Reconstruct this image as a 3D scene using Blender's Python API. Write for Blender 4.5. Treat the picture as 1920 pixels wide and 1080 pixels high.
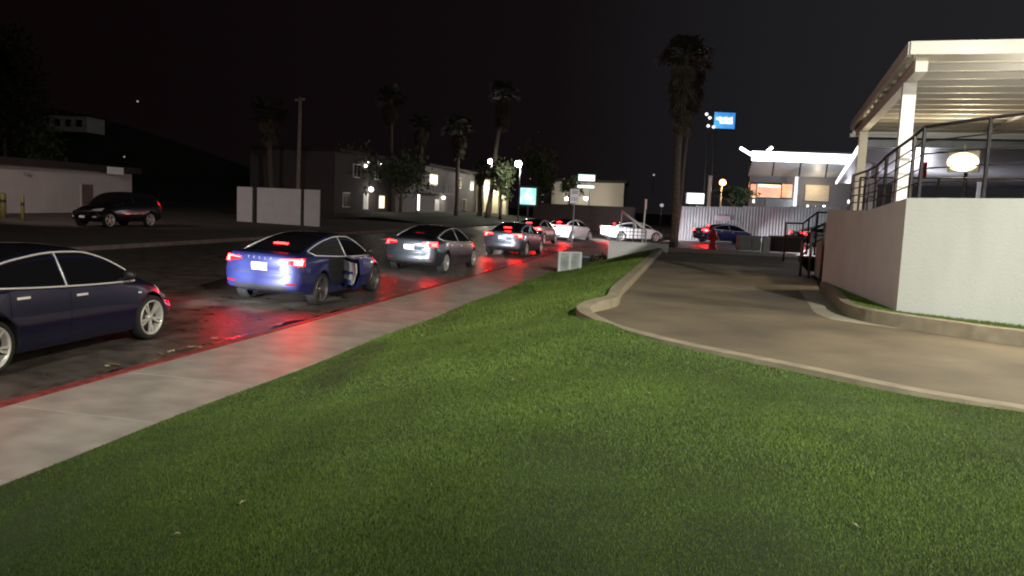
import bpy, bmesh, math, random
import numpy as np
from mathutils import Vector, Matrix
from mathutils.bvhtree import BVHTree

random.seed(7)
rng = np.random.default_rng(7)
S = bpy.context.scene
C = S.collection
R = math.radians
for o in list(bpy.data.objects):
    bpy.data.objects.remove(o)

# ------------------------------------------------------------------ camera
CAM_H, CAM_F, CAM_P, CAM_R = 2.3003, 1515.4, 0.1029, 0.0433   # metres, focal length in px of a 1920 frame, pitch, roll
_F = Vector((0, math.cos(CAM_P), -math.sin(CAM_P)))
_R0 = Vector((1, 0, 0)); _U0 = _R0.cross(_F)
_R = math.cos(CAM_R) * _R0 + math.sin(CAM_R) * _U0
_U = -math.sin(CAM_R) * _R0 + math.cos(CAM_R) * _U0
cam = bpy.data.cameras.new('camera')
cam.sensor_width = 36.0
cam.lens = 36.0 * CAM_F / 1920.0
cam.clip_start = 0.05
cam.clip_end = 2000
camo = bpy.data.objects.new('camera', cam); C.objects.link(camo)
m = Matrix((_R, _U, -_F)).transposed().to_4x4(); m.translation = (0, 0, CAM_H)
camo.matrix_world = m
S.camera = camo

def at(px, py, Y):
    d = _F + _R * ((px - 960) / CAM_F) + _U * ((540 - py) / CAM_F)
    return Vector((0, 0, CAM_H)) + d * (Y / d.y)

def on(px, py, z):
    d = _F + _R * ((px - 960) / CAM_F) + _U * ((540 - py) / CAM_F)
    return Vector((0, 0, CAM_H)) + d * ((z - CAM_H) / d.z)

# ------------------------------------------------------------------ night sky
W = bpy.data.worlds.new('World'); S.world = W; W.use_nodes = True
nt = W.node_tree; nt.nodes.clear()
wo = nt.nodes.new('ShaderNodeOutputWorld'); bg = nt.nodes.new('ShaderNodeBackground')
tc = nt.nodes.new('ShaderNodeTexCoord'); sx = nt.nodes.new('ShaderNodeSeparateXYZ')
mr = nt.nodes.new('ShaderNodeMapRange'); mr.inputs['From Min'].default_value = -0.55; mr.inputs['From Max'].default_value = 0.62
mr.interpolation_type = 'SMOOTHSTEP'
cr = nt.nodes.new('ShaderNodeValToRGB')
cr.color_ramp.elements[0].color = (0.0032, 0.0016, 0.0018, 1)
cr.color_ramp.elements[1].color = (0.0155, 0.0158, 0.0175, 1)
e = cr.color_ramp.elements.new(0.5); e.color = (0.0052, 0.0035, 0.0042, 1)
nt.links.new(tc.outputs['Generated'], sx.inputs[0]); nt.links.new(sx.outputs['X'], mr.inputs['Value'])
nt.links.new(mr.outputs[0], cr.inputs[0]); nt.links.new(cr.outputs[0], bg.inputs[0]); nt.links.new(bg.outputs[0], wo.inputs[0])
bg.inputs[1].default_value = 1.0

S.view_settings.view_transform = 'Standard'
try: S.view_settings.look = 'None'
except Exception: pass
S.view_settings.exposure = 0.0
S.view_settings.gamma = 1.0
S.view_settings.use_curve_mapping = False
S.render.engine = 'CYCLES'
S.cycles.use_denoising = True
S.cycles.max_bounces = 6
S.cycles.caustics_reflective = False
S.cycles.caustics_refractive = False
S.cycles.sample_clamp_indirect = 4.0
S.cycles.filter_width = 2.0
S.cycles.use_light_tree = True

# ------------------------------------------------------------------ lamps of the place
def spot(name, loc, target, watts, col, angle, blend=0.5, rad=0.12):
    l = bpy.data.lights.new(name, 'SPOT'); l.energy = watts; l.color = col
    l.spot_size = R(angle); l.spot_blend = blend; l.shadow_soft_size = rad
    o = bpy.data.objects.new(name, l); C.objects.link(o); o.location = loc
    o.rotation_euler = (Vector(target) - Vector(loc)).to_track_quat('-Z', 'Y').to_euler()
    return o
def point(name, loc, watts, col, rad=0.1):
    l = bpy.data.lights.new(name, 'POINT'); l.energy = watts; l.color = col; l.shadow_soft_size = rad
    o = bpy.data.objects.new(name, l); C.objects.link(o); o.location = loc
    return o

# ------------------------------------------------------------------ helpers
def tag(o, label=None, cat=None, group=None, kind=None):
    if label: o['label'] = label
    if cat: o['category'] = cat
    if group: o['group'] = group
    if kind: o['kind'] = kind
    return o
def thing(name, label, cat, loc=(0, 0, 0), rz=0.0, group=None):
    o = bpy.data.objects.new(name, None); C.objects.link(o)
    o.location = loc; o.rotation_euler = (0, 0, rz); o.empty_display_size = 0.2
    return tag(o, label, cat, group)
def copy_tree(o, parent=None):
    c = o.copy(); C.objects.link(c); c.parent = parent
    for ch in list(o.children): copy_tree(ch, c)
    return c

_mats = {}
def mat(name, col, rough=0.6, metal=0.0, var=0.25, scale=6.0, bump=0.0, bscale=60.0, emit=None, es=0.0, coat=0.0, spec=0.5, var2=None, stretch=None, rvar=0.0):
    if name in _mats: return _mats[name]
    M = bpy.data.materials.new(name); M.use_nodes = True; n = M.node_tree; b = n.nodes['Principled BSDF']
    b.inputs['Roughness'].default_value = rough; b.inputs['Metallic'].default_value = metal
    b.inputs['Coat Weight'].default_value = coat; b.inputs['Coat Roughness'].default_value = 0.04
    b.inputs['Specular IOR Level'].default_value = spec
    t = n.nodes.new('ShaderNodeTexCoord')
    src = t.outputs['Object']
    if stretch:
        mp = n.nodes.new('ShaderNodeMapping'); mp.inputs['Scale'].default_value = stretch
        n.links.new(src, mp.inputs[0]); src = mp.outputs[0]
    nz = n.nodes.new('ShaderNodeTexNoise'); nz.inputs['Scale'].default_value = scale; nz.inputs['Detail'].default_value = 5
    n.links.new(src, nz.inputs['Vector'])
    r = n.nodes.new('ShaderNodeValToRGB'); r.color_ramp.elements[0].position = 0.3; r.color_ramp.elements[1].position = 0.7
    c2 = var2 if var2 else tuple(min(1, c * (1 + var)) for c in col)
    r.color_ramp.elements[0].color = (*[c * (1 - var) for c in col], 1); r.color_ramp.elements[1].color = (*c2, 1)
    n.links.new(nz.outputs['Fac'], r.inputs[0]); n.links.new(r.outputs[0], b.inputs['Base Color'])
    if rvar:
        q = n.nodes.new('ShaderNodeMapRange'); q.inputs['From Min'].default_value = .3; q.inputs['From Max'].default_value = .7
        q.inputs['To Min'].default_value = rough - rvar; q.inputs['To Max'].default_value = rough + rvar
        n.links.new(nz.outputs['Fac'], q.inputs[0]); n.links.new(q.outputs[0], b.inputs['Roughness'])
    if bump:
        z2 = n.nodes.new('ShaderNodeTexNoise'); z2.inputs['Scale'].default_value = bscale; z2.inputs['Detail'].default_value = 3
        n.links.new(t.outputs['Object'], z2.inputs['Vector'])
        bp = n.nodes.new('ShaderNodeBump'); bp.inputs['Strength'].default_value = bump; bp.inputs['Distance'].default_value = 0.01
        n.links.new(z2.outputs['Fac'], bp.inputs['Height']); n.links.new(bp.outputs[0], b.inputs['Normal'])
    if emit:
        b.inputs['Emission Color'].default_value = (*emit, 1); b.inputs['Emission Strength'].default_value = es
    _mats[name] = M
    return M

class MB:
    """collects faces; build() links them as one mesh object"""
    def __init__(s): s.v = []; s.f = []; s.sm = []
    def add(s, vs, fs, smooth=False):
        k = len(s.v); s.v += [tuple(p) for p in vs]; s.f += [tuple(i + k for i in q) for q in fs]; s.sm += [smooth] * len(fs)
    def box(s, c, d, rz=0.0, rx=0.0, bev=0.0):
        x, y, z = (k / 2 for k in d)
        vs = [Vector((a * x, b * y, e * z)) for e in (-1, 1) for b in (-1, 1) for a in (-1, 1)]
        Mx = Matrix.Rotation(rz, 3, 'Z') @ Matrix.Rotation(rx, 3, 'X')
        vs = [Mx @ p + Vector(c) for p in vs]
        s.add(vs, [(0, 2, 3, 1), (4, 5, 7, 6), (0, 1, 5, 4), (2, 6, 7, 3), (0, 4, 6, 2), (1, 3, 7, 5)])
    def bar(s, a, b, w, h, up=(0, 0, 1)):
        a = Vector(a); b = Vector(b); d = (b - a).normalized(); u = Vector(up)
        r = d.cross(u)
        if r.length < 1e-4: r = d.cross(Vector((1, 0, 0)))
        r.normalize(); u = r.cross(d)
        vs = [p + r * (i * w / 2) + u * (j * h / 2) for p in (a, b) for j in (-1, 1) for i in (-1, 1)]
        s.add(vs, [(0, 2, 3, 1), (4, 5, 7, 6), (0, 1, 5, 4), (2, 6, 7, 3), (0, 4, 6, 2), (1, 3, 7, 5)])
    def prism(s, poly, z0, z1):
        n = len(poly)
        z0 = z0 if hasattr(z0, '__len__') else [z0] * n; z1 = z1 if hasattr(z1, '__len__') else [z1] * n
        ar = sum(poly[i][0] * poly[(i + 1) % n][1] - poly[(i + 1) % n][0] * poly[i][1] for i in range(n))
        idx = range(n) if ar > 0 else range(n - 1, -1, -1)
        P = [poly[i] for i in idx]; A = [z0[i] for i in idx]; B = [z1[i] for i in idx]
        vs = [(p[0], p[1], a) for p, a in zip(P, A)] + [(p[0], p[1], b) for p, b in zip(P, B)]
        fs = [tuple(range(n - 1, -1, -1)), tuple(range(n, 2 * n))] + [(i, (i + 1) % n, n + (i + 1) % n, n + i) for i in range(n)]
        s.add(vs, fs)
    def tube(s, pts, r, seg=8, closed=False, smooth=True):
        pts = [Vector(p) for p in pts]; n = len(pts)
        rr = r if hasattr(r, '__len__') else [r] * n
        vs = []; fs = []
        prev = None
        for i, p in enumerate(pts):
            if closed: d = pts[(i + 1) % n] - pts[i - 1]
            else: d = pts[min(i + 1, n - 1)] - pts[max(i - 1, 0)]
            d.normalize()
            if prev is None:
                a = d.orthogonal().normalized()
            else:
                a = prev - d * prev.dot(d); a.normalize()
            prev = a; b = d.cross(a)
            for k in range(seg):
                t = 2 * math.pi * k / seg; vs.append(p + (a * math.cos(t) + b * math.sin(t)) * rr[i])
        m = n if closed else n - 1
        for i in range(m):
            for k in range(seg):
                j = (i + 1) % n
                fs.append((i * seg + k, i * seg + (k + 1) % seg, j * seg + (k + 1) % seg, j * seg + k))
        if not closed:
            fs.append(tuple(range(seg - 1, -1, -1))); fs.append(tuple((n - 1) * seg + k for k in range(seg)))
        s.add(vs, fs, smooth)
    def lathe(s, prof, seg=24, axis='Z', c=(0, 0, 0), smooth=True, a0=0.0, a1=None):
        vs = []; fs = []; n = len(prof); full = a1 is None
        m = seg if full else seg + 1
        for k in range(m):
            t = a0 + (2 * math.pi if full else a1 - a0) * k / seg
            for r, h in prof:
                x, y = r * math.cos(t), r * math.sin(t)
                p = (x, y, h) if axis == 'Z' else ((x, h, y) if axis == 'Y' else (h, x, y))
                vs.append((p[0] + c[0], p[1] + c[1], p[2] + c[2]))
        for k in range(seg):
            k2 = (k + 1) % m
            for i in range(n - 1):
                q = (k * n + i, k2 * n + i, k2 * n + i + 1, k * n + i + 1)
                fs.append(q if axis != 'Y' else q[::-1])
        s.add(vs, fs, smooth)
    def mesh(s, name):
        me = bpy.data.meshes.new(name); me.from_pydata(s.v, [], s.f); me.validate(); me.update()
        if len(me.polygons) == len(s.sm): me.polygons.foreach_set('use_smooth', s.sm)
        return me
    def build(s, name, m, parent=None, world=False, label=None, kind=None, wn=False):
        me = s.mesh(name); me.materials.append(m)
        o = bpy.data.objects.new(name, me); C.objects.link(o)
        if parent is not None:
            o.parent = parent
            if world:
                inv = wmat(parent).inverted(); me.transform(inv)
        if label: o['label'] = label
        if kind: o['kind'] = kind
        return o
def wmat(o):
    l = Matrix.Translation(o.location) @ o.rotation_euler.to_matrix().to_4x4() @ Matrix.Diagonal((*o.scale, 1))
    return wmat(o.parent) @ l if o.parent else l
def one(name, mb, m, label, cat, group=None, kind=None):
    return tag(mb.build(name, m), label, cat, group, kind)
def tri_fill(poly_xy, zf):
    bm = bmesh.new(); vs = [bm.verts.new((p[0], p[1], zf(p[0], p[1]))) for p in poly_xy]
    bm.faces.new(vs); return bm

# street frame: s runs along the kerb, t across it (kerb at -6.5, camera at 0)
A0 = 0.2275
def ST(s, t, z=0.0): return Vector((s * math.sin(A0) + t * math.cos(A0), s * math.cos(A0) - t * math.sin(A0), z))
def toST(x, y): return (x * math.sin(A0) + y * math.cos(A0), x * math.cos(A0) - y * math.sin(A0))
T_K, T_G, T_FAR = -6.5, -4.8, -21.4       # near kerb, lawn edge, far kerb
def road_z(t): # crowned carriageway
    c = (T_K + T_FAR) / 2; h = (T_K - T_FAR) / 2
    return 0.15 * (1 - ((t - c) / h) ** 2)
def land_z(t): return 0.14 + 0.02 * max(0, T_FAR - t)

# ------------------------------------------------------------------ materials
M_asphalt = mat('asphalt', (0.092, 0.077, 0.064), 0.40, var=0.35, scale=3, bump=0.6, bscale=90, rvar=0.16)
M_conc = mat('sidewalk_concrete', (0.37, 0.34, 0.295), 0.52, var=0.24, scale=2.2, bump=0.25, bscale=120)
M_drive = mat('driveway_concrete', (0.150, 0.122, 0.082), 0.75, var=0.36, scale=0.8, bump=0.3, bscale=80)
M_kerbc = mat('kerb_concrete', (0.29, 0.25, 0.175), 0.8, var=0.2, scale=4, bump=0.3)
M_redk = mat('red_kerb_paint', (0.25, 0.045, 0.04), 0.6, var=0.35, scale=9, bump=0.3)
M_turf = mat('turf_backing', (0.018, 0.035, 0.008), 0.95, var=0.3, scale=2)
M_land = mat('dirt_land', (0.07, 0.055, 0.045), 0.95, var=0.3, scale=0.6, bump=0.3, bscale=20)
M_stucco = mat('white_stucco', (0.61, 0.635, 0.585), 0.85, var=0.09, scale=1.6, stretch=(1, 1, .3), bump=0.6, bscale=28)
M_greyw = mat('grey_painted_wall', (0.78, 0.80, 0.77), 0.8, var=0.06, scale=1.5, bump=0.5, bscale=30)
M_cream = mat('cream_wall', (0.52, 0.49, 0.46), 0.85, var=0.08, scale=0.8, bump=0.2)
M_steel = mat('dark_steel', (0.03, 0.027, 0.03), 0.45, metal=0.5, var=0.3, scale=8)
M_white = mat('white_metal', (0.82, 0.82, 0.82), 0.45, var=0.06, scale=3)
M_roofm = mat('beige_roof_metal', (0.50, 0.485, 0.45), 0.6, var=0.08, scale=1.2)
M_grey = mat('grey_metal', (0.28, 0.29, 0.30), 0.5, metal=0.2, var=0.15, scale=3)
M_dark = mat('dark_shingle', (0.03, 0.024, 0.022), 0.9, var=0.3, scale=5)
M_bark = mat('palm_bark', (0.10, 0.078, 0.062), 0.95, var=0.4, scale=9, bump=0.6, bscale=15)
M_frond = mat('palm_frond', (0.022, 0.026, 0.012), 0.7, var=0.4, scale=3)
M_dead = mat('dead_frond', (0.07, 0.055, 0.036), 0.9, var=0.4, scale=3)
M_leaf = mat('tree_leaf', (0.055, 0.075, 0.03), 0.7, var=0.45, scale=2)
M_glassd = mat('dark_window_glass', (0.012, 0.012, 0.014), 0.06, var=0.1, scale=2)
def emi(name, col, s): return mat(name, tuple(min(.8, c) for c in col), 0.4, var=0.02, emit=col, es=s)
# ------------------------------------------------------------------ cars
def pchip(xs, ys):
    xs = np.array(xs, float); ys = np.array(ys, float); h = np.diff(xs); d = np.diff(ys) / h
    m = np.zeros_like(ys)
    for i in range(1, len(xs) - 1):
        if d[i - 1] * d[i] > 0:
            w1 = 2 * h[i] + h[i - 1]; w2 = h[i] + 2 * h[i - 1]
            m[i] = (w1 + w2) / (w1 / d[i - 1] + w2 / d[i])
    m[0] = d[0]; m[-1] = d[-1]
    def f(x):
        x = np.clip(x, xs[0], xs[-1]); i = int(np.clip(np.searchsorted(xs, x) - 1, 0, len(h) - 1))
        t = (x - xs[i]) / h[i]
        return (2*t**3-3*t*t+1)*ys[i] + (t**3-2*t*t+t)*h[i]*m[i] + (-2*t**3+3*t*t)*ys[i+1] + (t**3-t*t)*h[i]*m[i+1]
    return f

SEDAN = dict(
    zt=pchip([-2.22,-1.98,-1.7,-1.3,-.8,-.25,.25,.65,1.0,1.28,1.45,1.7,1.95,2.12,2.24],[1.075,1.10,1.165,1.285,1.395,1.44,1.425,1.34,1.19,1.03,.965,.90,.825,.745,.66]),
    zb=pchip([-2.22,-1.8,-1.4,-.5,.5,1.1,1.5,1.9,2.24],[1.045,1.035,1.01,.955,.915,.90,.865,.775,.60]),
    wb=pchip([-2.22,-1.8,-1.4,-.5,.5,1.1,1.5,1.9,2.24],[.72,.80,.845,.865,.865,.85,.82,.74,.60]),
    wm=pchip([-2.22,-1.8,-1.4,-.9,.5,1.1,1.5,1.9,2.24],[.85,.905,.925,.905,.905,.915,.92,.895,.80]),
    wr=pchip([-2.22,-1.8,-1.4,-.7,-.15,.3,.7,1.05,1.35,1.6,1.9,2.24],[.66,.655,.62,.59,.585,.585,.60,.65,.71,.66,.56,.44]),
    zr=pchip([-2.22,-1.8,-1.4,-.7,-.15,.3,.7,1.05,1.3,1.6,1.9,2.24],[1.065,1.085,1.185,1.325,1.375,1.36,1.27,1.115,.965,.885,.80,.635]),
    z0=pchip([-2.22,-1.9,-1.2,1.2,1.9,2.24],[.33,.25,.19,.19,.20,.25]),
    xr=-2.22, xf=2.24, cap=.125, capc=.68, capcf=.46, rk=.16, fk=.30, front=1.51, rear=-1.365, rw=.335, tread=.235, arch=.375,
    win=(( -1.62,-.20),(-.12,1.16)), winoff=.022, ws=(.52,1.26), rg=(-1.97,-.62), roof=(-.58,.48), doors=((-1.12,-.17),(-.15,1.06)), mirror=(.86,.95))
SUV = dict(
    zt=pchip([-2.3,-2.2,-2.0,-1.4,-.6,.1,.5,.8,1.05,1.3,1.7,2.0,2.2],[1.35,1.50,1.68,1.77,1.79,1.76,1.66,1.48,1.28,1.13,1.07,1.0,.88]),
    zb=pchip([-2.3,-1.5,0,1.0,1.5,2.2],[1.12,1.10,1.05,1.02,.98,.80]),
    wb=pchip([-2.3,-1.5,0,1.0,1.5,2.2],[.80,.87,.88,.87,.84,.70]),
    wm=pchip([-2.3,-1.5,0,1.0,1.5,2.2],[.88,.93,.93,.93,.93,.86]),
    wr=pchip([-2.3,-1.9,-.6,.3,.8,1.15,1.6,2.2],[.70,.70,.70,.69,.70,.74,.68,.52]),
    zr=pchip([-2.3,-2.0,-1.4,-.6,.1,.5,.8,1.15,1.6,2.2],[1.30,1.58,1.68,1.70,1.66,1.56,1.38,1.09,1.02,.85]),
    z0=pchip([-2.3,-1.9,1.9,2.2],[.40,.30,.28,.34]),
    xr=-2.3, xf=2.2, cap=.12, capc=.85, capcf=.62, rk=.12, fk=.25, front=1.45, rear=-1.40, rw=.37, tread=.25, arch=.42,
    win=((-1.95,-.25),(-.15,1.02)), winoff=.04, ws=(.35,1.1), rg=(-2.2,-1.9), roof=(-.5,.3), doors=((-1.05,-.2),(-.17,1.0)), mirror=(.85,1.1))

def crom(P, sub):
    out = []
    n = len(P)
    for i in range(n - 1):
        p0 = P[max(i - 1, 0)]; p1 = P[i]; p2 = P[i + 1]; p3 = P[min(i + 2, n - 1)]
        for k in range(sub):
            t = k / sub
            out.append(tuple(.5 * (2*b + (c-a)*t + (2*a-5*b+4*c-d)*t*t + (3*b-a-3*c+d)*t**3) for a, b, c, d in zip(p0, p1, p2, p3)))
    out.append(P[-1]); return out

def car_section(D, x):
    zt, zb, wb, wm, wr, zr, z0 = (float(D[k](x)) for k in ('zt','zb','wb','wm','wr','zr','z0'))
    hz = zb - z0
    P = [(0, z0), (wm - .16, z0), (wm - .045, z0 + .07), (wm - .005, z0 + hz * .36), (wm, z0 + hz * .60), (wb + (wm - wb) * .45, zb - .055), (wb, zb),
         ((wb + wr) / 2 + .012, (zb + zr) / 2), (wr, zr), (wr * .55, zr + (zt - zr) * .78), (0, zt)]
    return crom(P, 3)

def car_body_mesh(D, name):
    xs = list(np.linspace(D['xr'], D['xf'], 52))
    secs = [(x, car_section(D, x)) for x in xs]
    rc, fc = D['capc'], D['capcf']
    def sc(sec, k, c): return [(y * (1 - (1 - k) * .55), c + (z - c) * k) for y, z in sec]
    rear = []; front = []
    for k, dx in ((.985, .35), (.95, .68), (.90, .88), (.82, .97), (.6, 1.0), (.25, 1.0)):
        rear.append((D['xr'] - D['cap'] * dx, sc(secs[0][1], k, rc)))
        front.append((D['xf'] + D['cap'] * .85 * dx, sc(secs[-1][1], k, fc)))
    secs = rear[::-1] + secs + front
    def shift(x, y):
        a = (abs(y) / .9) ** 2.3
        if x < -1.5: x += D['rk'] * a * min(1, (-1.5 - x) / .75)
        if x > 1.25: x -= D['fk'] * a * min(1, (x - 1.25) / .95)
        return x
    n = len(secs[0][1]); ring = 2 * (n - 1)
    vs = []; fs = []
    for x, s in secs:
        full = s + [(-y, z) for y, z in s[-2:0:-1]]
        vs += [(shift(x, y), y, z) for y, z in full]
    for i in range(len(secs) - 1):
        for k in range(ring):
            a = i * ring + k; b = i * ring + (k + 1) % ring
            fs.append((a, b, b + ring, a + ring))
    fs.append(tuple(range(ring - 1, -1, -1))); o = (len(secs) - 1) * ring; fs.append(tuple(o + k for k in range(ring)))
    me = bpy.data.meshes.new(name); me.from_pydata(vs, [], fs); me.update()
    bm = bmesh.new(); bm.from_mesh(me); bmesh.ops.recalc_face_normals(bm, faces=bm.faces); bm.to_mesh(me)
    bvh = BVHTree.FromBMesh(bm); bm.free()
    me.polygons.foreach_set('use_smooth', [True] * len(me.polygons))
    return me, bvh

def cut_arches(me, D):
    a = bpy.data.objects.new('body', me); C.objects.link(a)
    mb = MB()
    for x in (D['front'], D['rear']):
        for s in (-1, 1):
            mb.lathe([(0, s * .58), (D['arch'], s * .58), (D['arch'], s * 1.2), (0, s * 1.2)], 28, 'Y', (x, 0, D['rw'] + .01), smooth=False)
    cm = mb.mesh('cutter')
    bm = bmesh.new(); bm.from_mesh(cm); bmesh.ops.remove_doubles(bm, verts=bm.verts, dist=1e-5); bmesh.ops.recalc_face_normals(bm, faces=bm.faces); bm.to_mesh(cm); bm.free()
    c = bpy.data.objects.new('cutter', cm); C.objects.link(c)
    md = a.modifiers.new('b', 'BOOLEAN'); md.object = c; md.operation = 'DIFFERENCE'; md.solver = 'EXACT'
    dg = bpy.context.evaluated_depsgraph_get(); dg.update()
    new = bpy.data.meshes.new_from_object(a.evaluated_get(dg))
    bpy.data.objects.remove(a); bpy.data.objects.remove(c)
    # cut faces get their own dark slot, flat shaded
    for p in new.polygons:
        c0 = p.center
        inside = any(math.hypot(c0.x - x, c0.z - D['rw'] - .01) < D['arch'] - .001 or (abs(math.hypot(c0.x - x, c0.z - D['rw'] - .01) - D['arch']) < .012 and abs(p.normal.y) < .25) for x in (D['front'], D['rear'])) and abs(c0.y) < .93 and abs(c0.y) > .55
        if inside: p.material_index = 1; p.use_smooth = False
        else: p.use_smooth = True
    return new

def resamp(pts, n):
    pts = np.array(pts, float); d = np.r_[0, np.cumsum(np.linalg.norm(np.diff(pts, axis=0), axis=1))]
    u = np.linspace(0, d[-1], n); return np.stack([np.interp(u, d, pts[:, k]) for k in range(2)], 1)

AX = {'y+': ((0, 4, 0), (0, -1, 0)), 'y-': ((0, -4, 0), (0, 1, 0)), 'x-': ((-6, 0, 0), (1, 0, 0)), 'x+': ((6, 0, 0), (-1, 0, 0)), 'z+': ((0, 0, 4), (0, 0, -1))}
def pray(bvh, ax, p, off):
    o, d = AX[ax]
    if ax[0] == 'y': q = (p[0], o[1], p[1])
    elif ax[0] == 'x': q = (o[0], p[0], p[1])
    else: q = (p[0], p[1], o[2])
    loc, nor, i, dist = bvh.ray_cast(Vector(q), Vector(d))
    if loc is None: return None, None
    return loc + nor * off, nor
def patch(mb, bvh, ax, lower, upper, n=10, m=4, off=.004, thick=.014):
    L = resamp(lower, n); U_ = resamp(upper, n)
    top = {}; bot = {}
    vs = []; last = None; lastn = Vector((0, 0, 1))
    for i in range(n):
        for j in range(m):
            p = L[i] + (U_[i] - L[i]) * j / (m - 1)
            loc, nor = pray(bvh, ax, p, off)
            if loc is None:
                loc = last if last is not None else Vector((0, 0, 0)); nor = lastn
            vs.append((loc, nor)); last = loc; lastn = nor
    k = len(vs); V = [a for a, _ in vs] + [a - b * thick for a, b in vs]
    fs = []
    flip = ax in ('y+', 'x-')
    def q(a, b, c, d): fs.append((d, c, b, a) if flip else (a, b, c, d))
    for i in range(n - 1):
        for j in range(m - 1):
            a = i * m + j; q(a, a + m, a + m + 1, a + 1)
    for i in range(n - 1):
        a = i * m; q(a + k, a + m + k, a + m, a)
        a = i * m + m - 1; q(a, a + m, a + m + k, a + k)
    for j in range(m - 1):
        a = j; q(a, a + 1, a + 1 + k, a + k)
        a = (n - 1) * m + j; q(a + k, a + 1 + k, a + 1, a)
    nt_ = (n - 1) * (m - 1)
    mb.add(V[:k], fs[:nt_], True); mb.add(V, fs[nt_:], False)

def wheel_meshes(D, spokes, off):
    r = D['rw']; w = D['tread'] / 2
    t = MB(); rr = r - .075
    t.lathe([(rr, -w + .02), (rr + .03, -w), (r - .03, -w + .005), (r - .006, -w + .03), (r, 0), (r - .006, w - .03), (r - .03, w - .005), (rr + .03, w), (rr, w - .02), (rr, -w + .02)], 32, 'Y')
    f = MB()   # rim, outer face towards -y
    f.lathe([(rr + .002, w - .03), (rr + .002, -w + .012), (rr - .012, -w + .004), (rr - .03, -w + .03), (rr - .035, w - .05)], 32, 'Y')
    f.lathe([(0, -w + .035), (.05, -w + .035), (.062, -w + .06), (.062, -w + .12)], 20, 'Y')
    for k in range(spokes):
        for da in ((-.17, .17) if off else (0,)):
            a = 2 * math.pi * k / spokes; b = a + da * .9; c = a + da * .35
            p = Vector((math.cos(c) * .04, -w + .05, math.sin(c) * .04)); q_ = Vector((math.cos(b) * (rr - .012), -w + .03, math.sin(b) * (rr - .012)))
            f.bar(p, q_, .03 if off else .05, .025, up=(0, 1, 0))
    h = MB(); h.lathe([(0, .0), (rr - .03, .0), (rr - .03, .04), (0, .04)], 24, 'Y')
    h.lathe([(.03, -.03), (.165, -.03), (.165, 0), (.03, 0)], 24, 'Y')
    return t.mesh('tyre'), f.mesh('rim'), h.mesh('brake_disc')

M_tyre = mat('tyre_rubber', (0.018, 0.017, 0.017), 0.8, var=0.2, scale=20, bump=.2)
M_rim = mat('alloy_rim', (0.70, 0.68, 0.62), 0.4, metal=.4, var=.06, scale=10)
M_rimd = mat('grey_alloy_rim', (0.22, 0.20, 0.20), 0.4, metal=.8, var=.1, scale=10)
M_chrome = mat('bright_trim', (0.88, 0.86, 0.82), 0.38, metal=.35, var=.03)
M_black = mat('black_plastic', (0.012, 0.012, 0.012), 0.5, var=.2, scale=15)
M_plate = mat('licence_plate_white', (0.82, 0.82, 0.80), 0.5, var=.03, scale=30)
M_carglass = mat('car_glass', (0.006, 0.006, 0.007), 0.03, var=.1, scale=2, spec=.6)
M_disc = mat('brake_disc_steel', (0.10, 0.09, 0.085), 0.5, metal=.7, var=.2, scale=30)
M_inner = mat('door_lining', (0.42, 0.42, 0.42), 0.7, var=.1, scale=8)
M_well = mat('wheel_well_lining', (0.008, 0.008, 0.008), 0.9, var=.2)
M_lens_off = mat('red_lens', (0.22, 0.01, 0.012), 0.15, var=.1, coat=1)
M_clear = mat('clear_lens', (0.55, 0.56, 0.58), 0.12, var=.1, coat=1, spec=.8)
M_tail = emi('lit_tail_lamp', (1.0, 0.005, 0.0045), 120)
M_tailb = emi('lit_stop_lamp', (1.0, 0.004, 0.0036), 320)
M_lens_on = mat('glowing_red_lens', (0.22, 0.01, 0.012), 0.15, var=.1, coat=1, emit=(1, .012, .02), es=1.3)
M_tailhi = emi('lit_brake_lamp', (1.0, 0.008, 0.008), 60)
M_head = emi('lit_headlamp', (0.95, 0.97, 1.0), 40)
def paint(name, col, metal=.55, rough=.32): return mat(name, col, rough, metal=metal, var=.04, scale=3, coat=1.0)
P_BLUE = paint('deep_blue_paint', (0.020, 0.027, 0.125), metal=.3, rough=.40)
P_NAVY = paint('navy_paint', (0.008, 0.010, 0.042), metal=.4, rough=.35)
P_GREY = paint('steel_grey_paint', (0.05, 0.058, 0.068))
P_SILV = paint('silver_paint', (0.09, 0.10, 0.12))
P_WHITE = paint('pearl_white_paint', (0.72, 0.72, 0.72), metal=0, rough=.35)
P_BLACK = paint('black_paint', (0.008, 0.008, 0.009))
P_DRED = paint('dark_grey_paint', (0.05, 0.05, 0.055))

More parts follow.
